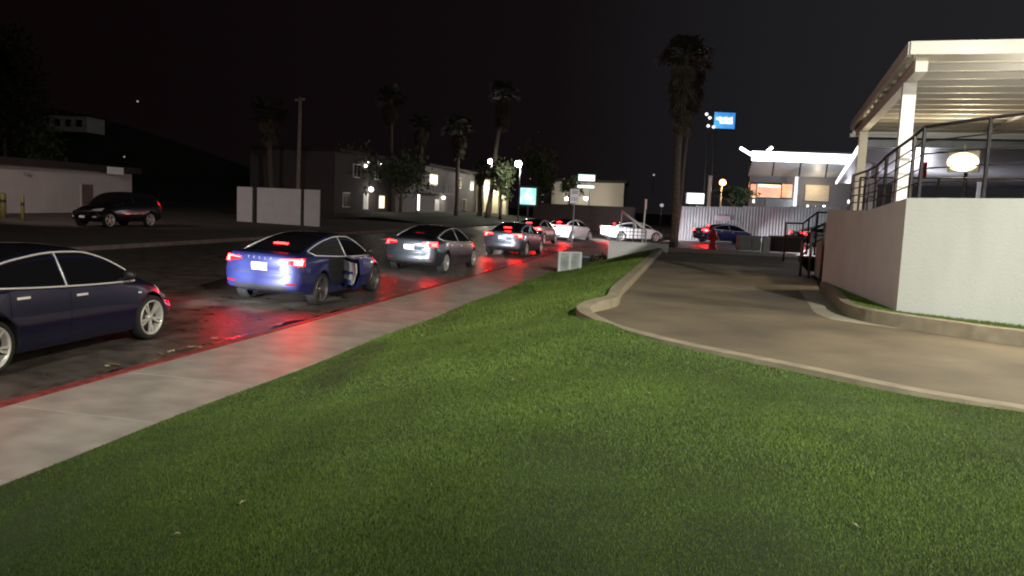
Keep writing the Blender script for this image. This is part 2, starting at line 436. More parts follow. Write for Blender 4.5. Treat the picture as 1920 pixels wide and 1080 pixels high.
_car_cache = {}
def car_parts(kind):
    if kind in _car_cache: return _car_cache[kind]
    D = SEDAN if kind == 'sedan' else SUV
    me, bvh = car_body_mesh(D, 'body')
    body = cut_arches(me, D)
    out = {'D': D, 'body': body, 'bvh': bvh}
    def mk(key, fn):
        b = MB(); fn(b); out[key] = b.mesh(key)
    zr, zb, wr = D['zr'], D['zb'], D['wr']; wo = D['winoff']
    for s, ax in ((1, 'y+'), (-1, 'y-')):
        for i, (x0, x1) in enumerate(D['win']):
            xs = np.linspace(x0, x1, 16)
            up = [(x, max(float(zr(x)) - wo - .004, float(zb(x)) + wo + .004)) for x in xs]; lo = [(x, float(zb(x)) + wo) for x in xs]
            mk(f'win{i}{s}', lambda b: patch(b, bvh, ax, lo, up, 16, 5, .005))
        x0, x1 = D['win'][0][0], D['win'][1][1]
        xs = np.linspace(x0 - .03, x1 + .06, 40)
        up = [(x, max(float(zr(x)) - wo + .012, float(zb(x)) + wo)) for x in xs]; lo = [(x, float(zb(x)) + wo - .01) for x in xs[::-1]]
        pts = [pray(bvh, ax, p, .008)[0] for p in up + lo[1:-1]]
        mk(f'trim{s}', lambda b: b.tube(pts, .0125, 6, closed=True))
        xp = (D['win'][0][1] + D['win'][1][0]) / 2
        pp = [pray(bvh, ax, (xp - .03 + .05 * k, float(zb(xp)) + wo + k * (float(zr(xp)) - float(zb(xp)) - 2 * wo)), .008)[0] for k in (0, .5, 1)]
        mk(f'pillar{s}', lambda b: b.tube(pp, .011, 6))
        for i, (x0, x1) in enumerate(D['doors']):
            zl = .30 if kind == 'sedan' else .42
            if i == 0:   # rear door follows the wheel arch
                ra = D['arch'] + .03; lo = []
                for x in np.linspace(x0, x1, 14):
                    dx = x - D['rear']; z = zl
                    if abs(dx) < ra: z = max(zl, D['rw'] + math.sqrt(ra * ra - dx * dx))
                    lo.append((x, z))
            else: lo = [(x, zl) for x in np.linspace(x0, x1, 14)]
            up = [(x, float(zb(x)) - .012) for x in np.linspace(x0, x1, 14)]
            mk(f'door{i}{s}', lambda b: patch(b, bvh, ax, lo, up, 14, 9, .0045))
            hx = x0 + .10; hz = float(zb(hx)) - .12
            mk(f'handle{i}{s}', lambda b: patch(b, bvh, ax, [(hx, hz), (hx + .2, hz)], [(hx, hz + .03), (hx + .2, hz + .028)], 5, 2, .011))
        # side reflector / repeater
        mk(f'rep{s}', lambda b: patch(b, bvh, ax, [(1.17, .735), (1.24, .73)], [(1.17, .76), (1.24, .755)], 3, 2, .008))
        # mirror: arm + shell
        mx, mz = D['mirror']; wy = float(D['wb'](mx))
        def mir(b):
            b.bar((mx, s * (wy - .03), mz), (mx - .01, s * (wy + .07), mz + .05), .06, .035)
            b.lathe([(0, -.05), (.055, -.035), (.075, .01), (.07, .055), (.0, .075)], 12, 'Y', (0, 0, 0))
            k0 = len(b.v) - 12 * 5
            for j in range(k0, len(b.v)):
                x, y, z = b.v[j]; b.v[j] = (mx - .02 + x * .8, s * (wy + .15) + y * 1.5, mz + .08 + z)
        mk(f'mirror{s}', mir)
        # lamps
        if kind == 'sedan':
            mk(f'tail{s}', lambda b: patch(b, bvh, 'x-', [(s * .40, .925), (s * .60, .88), (s * .835, .845)], [(s * .40, .955), (s * .60, .985), (s * .80, 1.0)], 12, 5, .006))
            def glow(b):
                patch(b, bvh, 'x-', [(s * .43, .945), (s * .60, .955), (s * .79, .965)], [(s * .43, .962), (s * .60, .978), (s * .785, .99)], 8, 2, .014)
                patch(b, bvh, 'x-', [(s * .69, .875), (s * .815, .86)], [(s * .69, .956), (s * .80, .966)], 5, 3, .014)
            mk(f'glow{s}', glow)
            mk(f'head{s}', lambda b: patch(b, bvh, 'z+', [(1.80, s * .80), (2.0, s * .735), (2.2, s * .62)], [(1.80, s * .70), (2.0, s * .60), (2.2, s * .44)], 10, 5, .006))
            mk(f'fog{s}', lambda b: patch(b, bvh, 'x+', [(s * .50, .36), (s * .74, .38)], [(s * .50, .40), (s * .74, .44)], 5, 3, .006))
            mk(f'refl{s}', lambda b: patch(b, bvh, 'x-', [(s * .55, .46), (s * .75, .47)], [(s * .55, .50), (s * .75, .51)], 5, 2, .006))
        else:
            mk(f'tail{s}', lambda b: patch(b, bvh, 'x-', [(s * .68, .95), (s * .84, .95)], [(s * .66, 1.3), (s * .76, 1.3)], 6, 6, .006))
            mk(f'head{s}', lambda b: patch(b, bvh, 'x+', [(s * .48, .80), (s * .78, .82)], [(s * .48, .90), (s * .76, .95)], 8, 4, .006))
            mk(f'fog{s}', lambda b: patch(b, bvh, 'x+', [(s * .55, .48), (s * .72, .49)], [(s * .55, .56), (s * .72, .57)], 5, 3, .006))
    def wsh(b, x0, x1, ins=.035):
        xs = np.linspace(x0, x1, 14)
        patch(b, bvh, 'z+', [(x, float(wr(x)) - ins) for x in xs], [(x, -float(wr(x)) + ins) for x in xs], 14, 13, .004)
    mk('windscreen', lambda b: wsh(b, *D['ws']))
    mk('roof', lambda b: wsh(b, *D['roof']))
    if kind == 'sedan':
        mk('rear_window', lambda b: wsh(b, *D['rg'], ins=.05))
        mk('diffuser', lambda b: patch(b, bvh, 'x-', [(-.60, .36), (.60, .36)], [(-.52, .44), (.52, .44)], 12, 3, .006))
        mk('recess', lambda b: patch(b, bvh, 'x-', [(-.30, .70), (.30, .70)], [(-.36, .90), (.36, .90)], 10, 4, .003))
        mk('crease', lambda b: patch(b, bvh, 'x-', [(-.80, .675), (.80, .675)], [(-.80, .690), (.80, .690)], 16, 2, .003))
        mk('plate', lambda b: patch(b, bvh, 'x-', [(-.165, .735), (.165, .735)], [(-.165, .885), (.165, .885)], 4, 3, .022, .02))
        mk('brake', lambda b: patch(b, bvh, 'z+', [(-1.52, -.16), (-1.52, .16)], [(-1.47, -.155), (-1.47, .155)], 6, 2, .012))
        mk('fplate', lambda b: patch(b, bvh, 'x+', [(-.165, .34), (.165, .34)], [(-.165, .46), (.165, .46)], 4, 3, .02, .02))
        mk('intake', lambda b: patch(b, bvh, 'x+', [(-.5, .27), (.5, .27)], [(-.42, .33), (.42, .33)], 8, 2, .006))
    else:
        mk('rear_window', lambda b: patch(b, bvh, 'x-', [(-.62, 1.18), (.62, 1.18)], [(-.55, 1.52), (.55, 1.52)], 8, 5, .005))
        mk('grille', lambda b: patch(b, bvh, 'x+', [(-.42, .60), (.42, .60)], [(-.45, .88), (.45, .88)], 10, 5, .006))
        mk('fplate', lambda b: patch(b, bvh, 'x+', [(-.165, .46), (.165, .46)], [(-.165, .57), (.165, .57)], 4, 3, .02, .02))
    out['tyre'], out['rim'], out['disc'] = wheel_meshes(D, 5, True)
    _car_cache[kind] = out
    return out

def link(name, me, m, parent, extra=()):
    o = bpy.data.objects.new(name, me); C.objects.link(o); o.parent = parent
    while len(me.materials) < 1 + len(extra): me.materials.append(None)
    for i, mm in enumerate((m, *extra)):
        o.material_slots[i].link = 'OBJECT'; o.material_slots[i].material = mm
    return o

def make_car(name, label, cat, loc, heading, pm, kind='sedan', group=None, lit=True, rim=None, heads=0.0, roll=0.0, open_door=False, headlit=False, beam=34):
    """heading: compass angle from +Y towards +X"""
    P = car_parts(kind); D = P['D']; rim = rim or M_rim
    t = thing(name, label, cat, loc, math.pi / 2 - heading, group)
    t.rotation_euler.x = roll
    link('body', P['body'], pm, t, (M_well,))
    link('windscreen', P['windscreen'], M_carglass, t); link('rear_window', P['rear_window'], M_carglass, t); link('roof_glass', P['roof'], M_carglass, t)
    for s in (1, -1):
        op = open_door and s == -1
        for i in (0, 1):
            if op and i == 0: continue
            d = link('door', P[f'door{i}{s}'], pm, t)
            link('handle', P[f'handle{i}{s}'], M_chrome if kind == 'sedan' else pm, d)
            link('side_window', P[f'win{i}{s}'], M_carglass, t)
        link('window_trim', P[f'trim{s}'], M_chrome if kind == 'sedan' else M_black, t)
        link('window_pillar', P[f'pillar{s}'], M_chrome if kind == 'sedan' else M_black, t)
        link('mirror', P[f'mirror{s}'], pm if kind == 'suv' else M_black, t)
        tl = link('taillight', P[f'tail{s}'], M_lens_on if lit else M_lens_off, t)
        if kind == 'sedan':
            if lit: link('lamp', P[f'glow{s}'], M_tailb if lit == 2 else M_tail, tl)
            link('reflector', P[f'refl{s}'], M_lens_off, t)
            link('side_camera', P[f'rep{s}'], M_chrome, t)
        link('headlight', P[f'head{s}'], M_head if headlit else M_clear, t)
        link('fog_lamp', P[f'fog{s}'], M_black if kind == 'sedan' else M_clear, t)
        for x in (D['front'], D['rear']):
            w = bpy.data.objects.new('wheel', P['tyre']); C.objects.link(w); w.parent = t
            if len(P['tyre'].materials) == 0: P['tyre'].materials.append(M_tyre)
            w.name = 'wheel'
            w.location = (x, s * (.925 - D['tread'] / 2 - .02 if kind == 'sedan' else .80), D['rw']); w.rotation_euler = (0, random.uniform(0, 6), 0)
            if s == 1: w.rotation_euler = (0, random.uniform(0, 6), math.pi)
            link('rim', P['rim'], rim, w); link('brake_disc', P['disc'], M_disc, w)
    if kind == 'sedan':
        link('bumper_insert', P['diffuser'], M_black, t)
        link('bumper_crease', P['crease'], M_black, t)
        link('licence_plate', P['plate'], M_plate, t)
        link('front_plate', P['fplate'], M_plate, t); link('air_intake', P['intake'], M_black, t)
        if lit == 2: link('brake_light', P['brake'], M_tailhi, t)
        else: link('brake_light', P['brake'], M_lens_off, t)
    else:
        link('grille', P['grille'], M_black, t); link('licence_plate', P['fplate'], M_plate, t)
    if open_door:   # rear door on the kerb side, hinged at the middle pillar
        x0, x1 = D['doors'][0]; hinge = Vector((x1 + .01, -.885, 0)); ang = R(44)
        if 'odoor' not in P:
            src = P['door0-1']; dm = src.copy(); n = len(src.vertices); nt = 14 * 9
            # outer skin, then the rim's own copy of it (outer ring, inner ring): push the inner ring in for a thick leaf
            for i in range(nt, nt + nt): pass
            for i in range(2 * nt, 3 * nt): dm.vertices[i].co = dm.vertices[i - nt].co + Vector((0, .085, 0))
            P['odoor'] = dm
            b = MB(); ra = D['arch'] + .08; lo = []
            for x in np.linspace(x0 + .05, x1 - .04, 12):
                dx = x - D['rear']; z = .40
                if abs(dx) < ra: z = max(z, D['rw'] + math.sqrt(ra * ra - dx * dx))
                lo.append((x, z))
            patch(b, P['bvh'], 'y-', lo, [(x, .88) for x in np.linspace(x0 + .05, x1 - .04, 12)], 12, 6, 0, .03)
            b.v = [(x, y + .12, z) for x, y, z in b.v]; P['olining'] = b.mesh('lining')
            b = MB(); b.bar((-.85, -.74, .66), (-.30, -.74, .66), .06, .05); b.bar((-.75, -.75, .45), (-.25, -.75, .45), .05, .10); P['opocket'] = b.mesh('door_pocket')
            b = MB(); patch(b, P['bvh'], 'y-', lo, [(x, float(D['zb'](x)) - .02) for x in np.linspace(x0 + .05, x1 - .04, 12)], 12, 8, .0035); P['oopen'] = b.mesh('door_opening')
            xs = np.linspace(*D['win'][0], 12); zr, zb = D['zr'], D['zb']
            pts = [pray(P['bvh'], 'y-', (x, float(zb(x)) + .015), .012)[0] for x in np.linspace(x0, x1, 10)]
            b = MB(); b.tube(pts, .014, 6); P['otrim'] = b.mesh('belt_trim')
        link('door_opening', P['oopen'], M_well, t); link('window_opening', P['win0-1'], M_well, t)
        do = link('open_door', P['odoor'], pm, t, ()); do['label'] = 'rear door on the kerb side standing open'
        Mx = Matrix.Translation(hinge) @ Matrix.Rotation(ang, 4, 'Z') @ Matrix.Translation(-hinge)
        do.matrix_local = Mx
        for nm, k, mm in (('lining', 'olining', M_inner), ('door_pocket', 'opocket', P_BLUE), ('belt_trim', 'otrim', M_chrome)):
            link(nm, P[k], mm, do)
    Mx = Matrix.Translation(t.location) @ t.rotation_euler.to_matrix().to_4x4()
    if heads:
        for s in (1, -1):
            a = Mx @ Vector((2.40, s * .60, .68)); b = Mx @ Vector((6.6, s * .50, .50))
            spot('headlamp_beam', a, b, heads, (.93, .95, 1.0), beam, .9, .06)
    return t
# ================================================================== SETTING
def sheet(name, pts, m, kind='structure', world_uv=False):
    pass
# big ground far around
b = MB(); b.add([(-400, -150, -.12), (400, -150, -.12), (400, 600, -.12), (-400, 600, -.12)], [(0, 1, 2, 3)])
one('ground', b, M_land, None, None, kind='structure')
# carriageway, crowned, with a lot opening to the right past the corner
b = MB(); ts = np.linspace(T_FAR, T_K - .15, 17); ss = np.linspace(-25, 130, 60)
vs = [ST(s, t, road_z(t)) for s in ss for t in ts]; n = len(ts)
b.add(vs, [(i * n + j, (i + 1) * n + j, (i + 1) * n + j + 1, i * n + j + 1) [::-1] for i in range(len(ss) - 1) for j in range(n - 1)], True)
one('road', b, M_asphalt, None, None, kind='structure')
b = MB(); ts = [T_K - .15, -4.0, 5.0, 60]; zs = [.001, .001, .2, .2]
b.add([ST(s, t, z) for s in (43.6, 130) for t, z in zip(ts, zs)], [(j, 4 + j, 5 + j, 1 + j)[::-1] for j in range(3)])
one('cross_street', b, M_asphalt, None, None, kind='structure')
# land beyond the far kerb, rising
b = MB(); ts = np.array([T_FAR - .2, T_FAR - 2.0, T_FAR - 10, T_FAR - 30, T_FAR - 80]); n = len(ts); ss = np.linspace(-25, 130, 20)
b.add([ST(s, t, land_z(t)) for s in ss for t in ts], [(i * n + j, (i + 1) * n + j, (i + 1) * n + j + 1, i * n + j + 1) for i in range(len(ss) - 1) for j in range(n - 1)])
one('roadside_land', b, M_land, None, None, kind='structure')

# sidewalk of separate slabs with recessed joints
def slab_mesh(L, w, h, bev=.012):
    b = MB(); x, y = L / 2, w / 2
    b.add([(-x, -y, 0), (x, -y, 0), (x, y, 0), (-x, y, 0), (-x, -y, h - bev), (x, -y, h - bev), (x, y, h - bev), (-x, y, h - bev),
           (-x + bev, -y + bev, h), (x - bev, -y + bev, h), (x - bev, y - bev, h), (-x + bev, y - bev, h)],
          [(3, 2, 1, 0), (0, 1, 5, 4), (1, 2, 6, 5), (2, 3, 7, 6), (3, 0, 4, 7), (4, 5, 9, 8), (5, 6, 10, 9), (6, 7, 11, 10), (7, 4, 8, 11), (8, 9, 10, 11)])
    return b
M_gut0 = mat('joint_dirt', (.13, .11, .09), .9, var=.2)
walk_bed = MB(); walk_bed.prism([ST(-14, T_K)[:2], ST(-14, T_G)[:2], ST(43.5, T_G)[:2], ST(43.5, T_K)[:2]], -.1, .105)
walk = one('sidewalk', walk_bed, M_gut0, None, None, kind='structure')
sm = slab_mesh(1.684, T_G - T_K - .012, .05, .005).mesh('slab'); sm.materials.append(M_conc)
k = 0
for i in range(34):
    s = -13 + 1.69 * i
    o = bpy.data.objects.new('slab', sm); C.objects.link(o); o.parent = walk
    o.location = ST(s, (T_K + T_G) / 2 + .004, .084 + random.uniform(-.001, .001)); o.rotation_euler = (0, 0, math.pi / 2 - A0)
kerb = MB(); kerb.prism([ST(-14, T_K - .16)[:2], ST(-14, T_K - .02)[:2], ST(43.6, T_K - .02)[:2], ST(43.6, T_K - .16)[:2]], -.1, .02)
kerb_o = one('kerb', kerb, M_conc, None, None, kind='structure')
km = slab_mesh(2.43, .15, .145, .018).mesh('kerb_stone'); km.materials.append(M_redk)
for i in range(24):
    o = bpy.data.objects.new('kerb_stone', km); C.objects.link(o); o.parent = kerb_o
    o.location = ST(-12.6 + 2.44 * i, T_K - .083, -.005 + random.uniform(-.003, .003)); o.rotation_euler = (0, 0, math.pi / 2 - A0)
fk = MB(); fk.prism([ST(-25, T_FAR - .2)[:2], ST(-25, T_FAR)[:2], ST(130, T_FAR)[:2], ST(130, T_FAR - .2)[:2]], -.1, .155)
one('far_kerb', fk, mat('old_kerb_concrete', (.15, .12, .11), .85, var=.25, scale=3), None, None, kind='structure')
# concrete gutter pan beside the kerb
gp = MB(); ss = np.linspace(-14, 43.6, 40)
gp.add([ST(s, t, z) for s in ss for t, z in ((T_K - .62, .0335), (T_K - .16, .020))], [(2 * i, 2 * i + 1, 2 * i + 3, 2 * i + 2) for i in range(39)])
M_gut = mat('damp_gutter', (0.085, 0.075, 0.06), 0.34, var=.4, scale=5, bump=.4, bscale=60, rvar=.2)
one('gutter', gp, M_gut, None, None, kind='structure')

# puddles in the gutter: irregular sheets of water
M_water = mat('puddle_water', (0.006, 0.006, 0.006), 0.035, var=.1, scale=3, bump=.03, bscale=6)
def puddle(s0, s1, t0, w, label, seed):
    r = random.Random(seed); n = 60; L = []; U = []
    for i in range(n):
        u = i / (n - 1); s = s0 + (s1 - s0) * u; ww = w * math.sin(math.pi * min(1, max(0, u))) ** .55 * (.78 + .14 * math.sin(u * 17 + seed) + .08 * math.sin(u * 41 + seed * 2))
        L.append(ST(s, t0 - ww, .0375)); U.append(ST(s, t0 - .0 + .0 * r.random(), .0375))
    b = MB(); b.add(L + U, [(i, i + 1, n + i + 1, n + i)[::-1] for i in range(n - 1)])
    one('puddle', b, M_water, label, 'puddle', 'puddles along the gutter')
puddle(10.6, 16.2, T_K - .165, .50, 'long wet puddle in the gutter mirroring the blue bumper', 1)
puddle(7.6, 9.9, T_K - .165, .40, 'small puddle in the gutter beside the front wheel of the navy car', 2)
puddle(20, 23.5, T_K - .165, .32, 'thin puddle in the gutter beside the grey sedan', 3)

# leaves and scraps lying in the gutter
lf = [(.3, .22, .1), (.42, .36, .25), (.2, .12, .05)]
for i in range(16):
    r = random.Random(100 + i); b = MB(); L = r.uniform(.04, .10)
    pts = [(-L, 0, 0), (-L * .3, L * .35, .012), (L * .5, L * .3, .006), (L, 0, .015), (L * .4, -L * .35, .004), (-L * .4, -L * .3, .014)]
    b.add(pts + [(x, y, z + .004) for x, y, z in pts], [(5, 4, 3, 2, 1, 0), (6, 7, 8, 9, 10, 11)] + [(j, (j + 1) % 6, 6 + (j + 1) % 6, 6 + j) for j in range(6)])
    o = one('dry_leaf', b, mat('dry_leaf_%d' % (i % 3), lf[i % 3], .8, var=.3, scale=30), 'dry curled leaf lying in the gutter along the red kerb', 'leaf', 'dry leaves in the gutter')
    o.location = ST(r.uniform(7.5, 13.5) if i < 12 else r.uniform(14, 20), T_K - r.uniform(.2, .75), .039); o.rotation_euler = (0, 0, r.uniform(0, 6))

for i, (px, py, rz) in enumerate(((332, 936, .3), (455, 889, 1.2), (1602, 995, 2.0), (962, 706, .7), (1215, 742, 2.6))):
    b = MB(); L = .02 + .007 * (i % 3)
    pts = [(-L, 0, 0), (0, L * .3, .012), (L, 0, .004), (0, -L * .3, .01)]
    b.add(pts + [(x, y, z + .003) for x, y, z in pts], [(3, 2, 1, 0), (4, 5, 6, 7)] + [(j, (j + 1) % 4, 4 + (j + 1) % 4, 4 + j) for j in range(4)])
    o = one('dry_leaf', b, mat('pale_leaf', (.30, .29, .15), .8, var=.2, scale=30), 'pale dry leaf scrap lying on the green turf', 'leaf', 'leaf scraps on the turf')
    p = on(px, py, .80 if py < 1000 else .80); s_, t_ = toST(p.x, p.y); o.location = p; o.rotation_euler = (0, 0, rz); o['_drop'] = 1
# ---- lawn: level shoulder falling to the sidewalk
DRV_Z = .80
def lawn_z(x, y):
    s, t = toST(x, y)
    u = min(1, max(0, (t - T_G) / (-1.15 - T_G)))
    e = u * u * (3 - 2 * u) * .45 + u * .55
    far = min(1, max(0, (s - 11) / 17))
    w = min(1, max(0, (-.1 - t) / .9)) * min(1, max(0, (s - 8.2) / 3.2)); w = w * w * (3 - 2 * w); hi = .80 + (.11 * w + .09 * far) * min(1, u)
    z = .135 + (hi - .135) * e
    if t > -1.15: z = hi - min(.14, .02 * (t + 1.15))*0
    return z + .012 * math.sin(x * 1.7 + y * .9) + .01 * math.sin(x * .6 - y * 1.3) * u
DRIVE_EDGE = [(10.5, 2.6), (7.2, 4.45), (5.3, 5.75), (4.27, 6.55), (3.64, 7.06), (2.91, 7.97), (2.06, 8.98), (1.55, 9.85), (1.22, 10.6), (1.08, 11.1), (1.16, 11.55), (1.4, 12.0), (1.66, 12.6)]
DRIVE_EDGE += [tuple(ST(s, -1.30 - .1 * (s - 13) / 17)[:2]) for s in np.linspace(14, 29.9, 9)]
def crv(P, sub=4): return crom(P, sub)
DE = crv(DRIVE_EDGE, 4)
def off_curve(P, d):
    out = []
    for i in range(len(P)):
        a = P[max(i - 1, 0)]; c = P[min(i + 1, len(P) - 1)]; v = Vector((c[0] - a[0], c[1] - a[1])); v.normalize()
        out.append((P[i][0] - v.y * d, P[i][1] + v.x * d))
    return out
DEk = off_curve(DE, .17)        # lawn side of the kerb
# lawn polygon (counter-clockwise): sidewalk edge, far wall line, kerb line back, behind camera
WALL_S = 29.9
lawn_poly = [tuple(ST(s, T_G + .01)[:2]) for s in np.linspace(-12, WALL_S, 40)] + [tuple(ST(WALL_S, t)[:2]) for t in (-4, -3, -2)] + DEk[::-1] + [(12, 1.5), (12, -11), (4, -13)]
bm = bmesh.new(); vv = [bm.verts.new((x, y, 0)) for x, y in lawn_poly]; f = bm.faces.new(vv)
bmesh.ops.triangulate(bm, faces=[f])
for i in range(-14, 32): bmesh.ops.bisect_plane(bm, geom=bm.verts[:] + bm.edges[:] + bm.faces[:], plane_co=(0, i, 0), plane_no=(0, 1, 0))
for i in range(-9, 13): bmesh.ops.bisect_plane(bm, geom=bm.verts[:] + bm.edges[:] + bm.faces[:], plane_co=(i * .8, 0, 0), plane_no=(1, 0, 0))
for v in bm.verts: v.co.z = lawn_z(v.co.x, v.co.y)
bmesh.ops.recalc_face_normals(bm, faces=bm.faces)
if sum(f.normal.z for f in bm.faces) < 0: bmesh.ops.reverse_faces(bm, faces=bm.faces)
me = bpy.data.meshes.new('lawn'); bm.to_mesh(me); bm.free()
me.materials.append(M_turf); me.polygons.foreach_set('use_smooth', [True] * len(me.polygons))
lawn = bpy.data.objects.new('lawn', me); C.objects.link(lawn); tag(lawn, kind='structure')

for o in C.objects:
    if o.get('_drop'): o.location.z = lawn_z(o.location.x, o.location.y) + .016; del o['_drop']
# blades of the turf
def in_poly(P, X, Y):
    ins = np.zeros(len(X), bool); n = len(P)
    for i in range(n):
        x0, y0 = P[i]; x1, y1 = P[(i + 1) % n]
        c = ((y0 > Y) != (y1 > Y)); ins ^= c & (X < (x1 - x0) * (Y - y0) / (y1 - y0 + 1e-12) + x0)
    return ins
def make_grass(poly, zf, cells, name, mm, xr, kind='stuff'):
    VS = []; 
    for (y0, y1, dens, h, w) in cells:
        A = (xr[1] - xr[0]) * (y1 - y0); N = int(A * dens)
        X = rng.uniform(xr[0], xr[1], N); Y = rng.uniform(y0, y1, N)
        # only what the camera (or one a step aside) can see
        k = in_poly(poly, X, Y) & (np.abs(X) < Y * .72 + 1.6)
        X = X[k]; Y = Y[k]; Z = np.array([zf(x, y) for x, y in zip(X, Y)])
        n = len(X); a = rng.uniform(0, 2 * np.pi, n); hh = h * rng.uniform(.6, 1.25, n); ww = w * rng.uniform(.7, 1.3, n)
        ln = hh * rng.uniform(.2, 1.0, n); b_ = rng.uniform(0, 2 * np.pi, n)
        tip = np.stack([X + ln * np.cos(b_), Y + ln * np.sin(b_), Z + hh], 1)
        p0 = np.stack([X - ww * np.cos(a), Y - ww * np.sin(a), Z - .004], 1); p1 = np.stack([X + ww * np.cos(a), Y + ww * np.sin(a), Z - .004], 1)
        VS.append(np.stack([p0, p1, tip], 1).reshape(-1, 3))
    V = np.concatenate(VS).astype(np.float32); n = len(V) // 3
    me = bpy.data.meshes.new(name); me.vertices.add(len(V)); me.vertices.foreach_set('co', V.ravel())
    me.loops.add(len(V)); me.loops.foreach_set('vertex_index', np.arange(len(V), dtype=np.int32))
    me.polygons.add(n); me.polygons.foreach_set('loop_start', np.arange(0, 3 * n, 3, dtype=np.int32)); me.polygons.foreach_set('loop_total', np.full(n, 3, np.int32))
    me.update(); me.validate(); me.materials.append(mm)
    o = bpy.data.objects.new(name, me); C.objects.link(o); tag(o, kind=kind); return o
# blade material: random tint per blade
M_blade = bpy.data.materials.new('turf_blade'); M_blade.use_nodes = True; n_ = M_blade.node_tree; pb = n_.nodes['Principled BSDF']
pb.inputs['Roughness'].default_value = .55; pb.inputs['Specular IOR Level'].default_value = .25
gi = n_.nodes.new('ShaderNodeNewGeometry'); cr2 = n_.nodes.new('ShaderNodeValToRGB')
cr2.color_ramp.elements[0].color = (0.076, 0.132, 0.020, 1); cr2.color_ramp.elements[1].color = (0.165, 0.27, 0.05, 1)
e = cr2.color_ramp.elements.new(.93); e.color = (0.135, 0.215, 0.04, 1); cr2.color_ramp.elements[2].color = (.24, .24, .10, 1)
n_.links.new(gi.outputs['Random Per Island'], cr2.inputs[0])
tco = n_.nodes.new('ShaderNodeTexCoord'); nz = n_.nodes.new('ShaderNodeTexNoise'); nz.inputs['Scale'].default_value = .8; nz.inputs['Detail'].default_value = 4
n_.links.new(tco.outputs['Object'], nz.inputs['Vector'])
hs = n_.nodes.new('ShaderNodeHueSaturation'); mrr = n_.nodes.new('ShaderNodeMapRange'); mrr.inputs['From Min'].default_value = .3; mrr.inputs['From Max'].default_value = .7; mrr.inputs['To Min'].default_value = .74; mrr.inputs['To Max'].default_value = 1.24
n_.links.new(nz.outputs['Fac'], mrr.inputs[0]); n_.links.new(mrr.outputs[0], hs.inputs['Value']); n_.links.new(cr2.outputs[0], hs.inputs['Color']); n_.links.new(hs.outputs[0], pb.inputs['Base Color'])
make_grass(lawn_poly, lawn_z, [(1.8, 4.5, 24000, .014, .0016), (4.5, 7.5, 13000, .016, .0022), (7.5, 12, 5500, .019, .0036), (12, 19, 1500, .032, .008), (19, 30, 700, .034, .013)], 'grass', M_blade, (-7, 10))

# ---- driveway
PK = [(11, 6.1), (8.5, 8.15), (6.47, 10.07), (5.85, 10.78), (5.40, 11.45), (5.2, 12.0), (5.24, 12.7), (5.47, 13.5), (5.9, 15.0), (6.38, 16.7)]
PKc = crv(PK, 4)
drv_r = [tuple(ST(s, 2.55 + .9 * (s - 18) / 14)[:2]) for s in (20, 24, 28, 33.4)]
drive_poly = DE[::-1]
D2 = [tuple(ST(33.4, -1.45)[:2])] + DE[::-1][1:] + [(14, .5), (14, 4)] + PKc + drv_r
b = MB(); b.prism(D2, -.1, DRV_Z - .012); drv = one('driveway', b, M_gut0, None, None, kind='structure')
# poured slabs with open joints between them
cuts = [-20, 9.6, 13.4, 17.6, 21.8, 25.9, 40]
for lo_, hi_ in zip(cuts[:-1], cuts[1:]):
    for tl_, th_ in ((-30, 40),):
        bm = bmesh.new(); bm.faces.new([bm.verts.new((x, y, DRV_Z)) for x, y in D2])
        for co, no in ((ST(lo_ + .006, 0), ST(-1, 0)), (ST(hi_ - .006, 0), ST(1, 0)), (ST(0, tl_ + .006), ST(0, -1)), (ST(0, th_ - .006), ST(0, 1))):
            bmesh.ops.bisect_plane(bm, geom=bm.verts[:] + bm.edges[:] + bm.faces[:], plane_co=co, plane_no=no, clear_outer=True)
        if not bm.faces: bm.free(); continue
        bmesh.ops.recalc_face_normals(bm, faces=bm.faces)
        for f in bm.faces:
            if f.normal.z < 0: f.normal_flip()
        r_ = bmesh.ops.extrude_face_region(bm, geom=bm.faces[:])
        for v in r_['geom']:
            if isinstance(v, bmesh.types.BMVert): v.co.z -= .03
        bmesh.ops.recalc_face_normals(bm, faces=bm.faces)
        me = bpy.data.meshes.new('slab'); bm.to_mesh(me); bm.free(); me.materials.append(M_drive)
        o = bpy.data.objects.new('slab', me); C.objects.link(o); o.parent = drv; o.location.z = random.uniform(-.003, .002)
# expansion joint across the top (a dark recessed gap) and the strip of walk beyond it
b = MB(); b.prism([ST(30.0, -1.3)[:2], ST(30.0, 3.4)[:2], ST(30.22, 3.4)[:2], ST(30.22, -1.3)[:2]], DRV_Z - .02, DRV_Z + .0005); one('drain_channel', b, M_black, None, None, kind='structure')
b = MB(); b.prism([ST(30.25, -1.3)[:2], ST(30.25, 3.4)[:2], ST(33.35, 3.6)[:2], ST(33.35, -1.4)[:2]], DRV_Z - .02, DRV_Z + .05); one('path', b, M_kerbc, None, None, kind='structure')
b = MB(); b.prism([ST(33.5, -1.5)[:2], ST(33.5, 16)[:2], ST(36.5, 16)[:2], ST(36.5, -1.5)[:2]], [DRV_Z - .1] * 2 + [0] * 2, [DRV_Z - .02] * 2 + [.03] * 2)
one('verge', b, M_land, None, None, kind='structure')
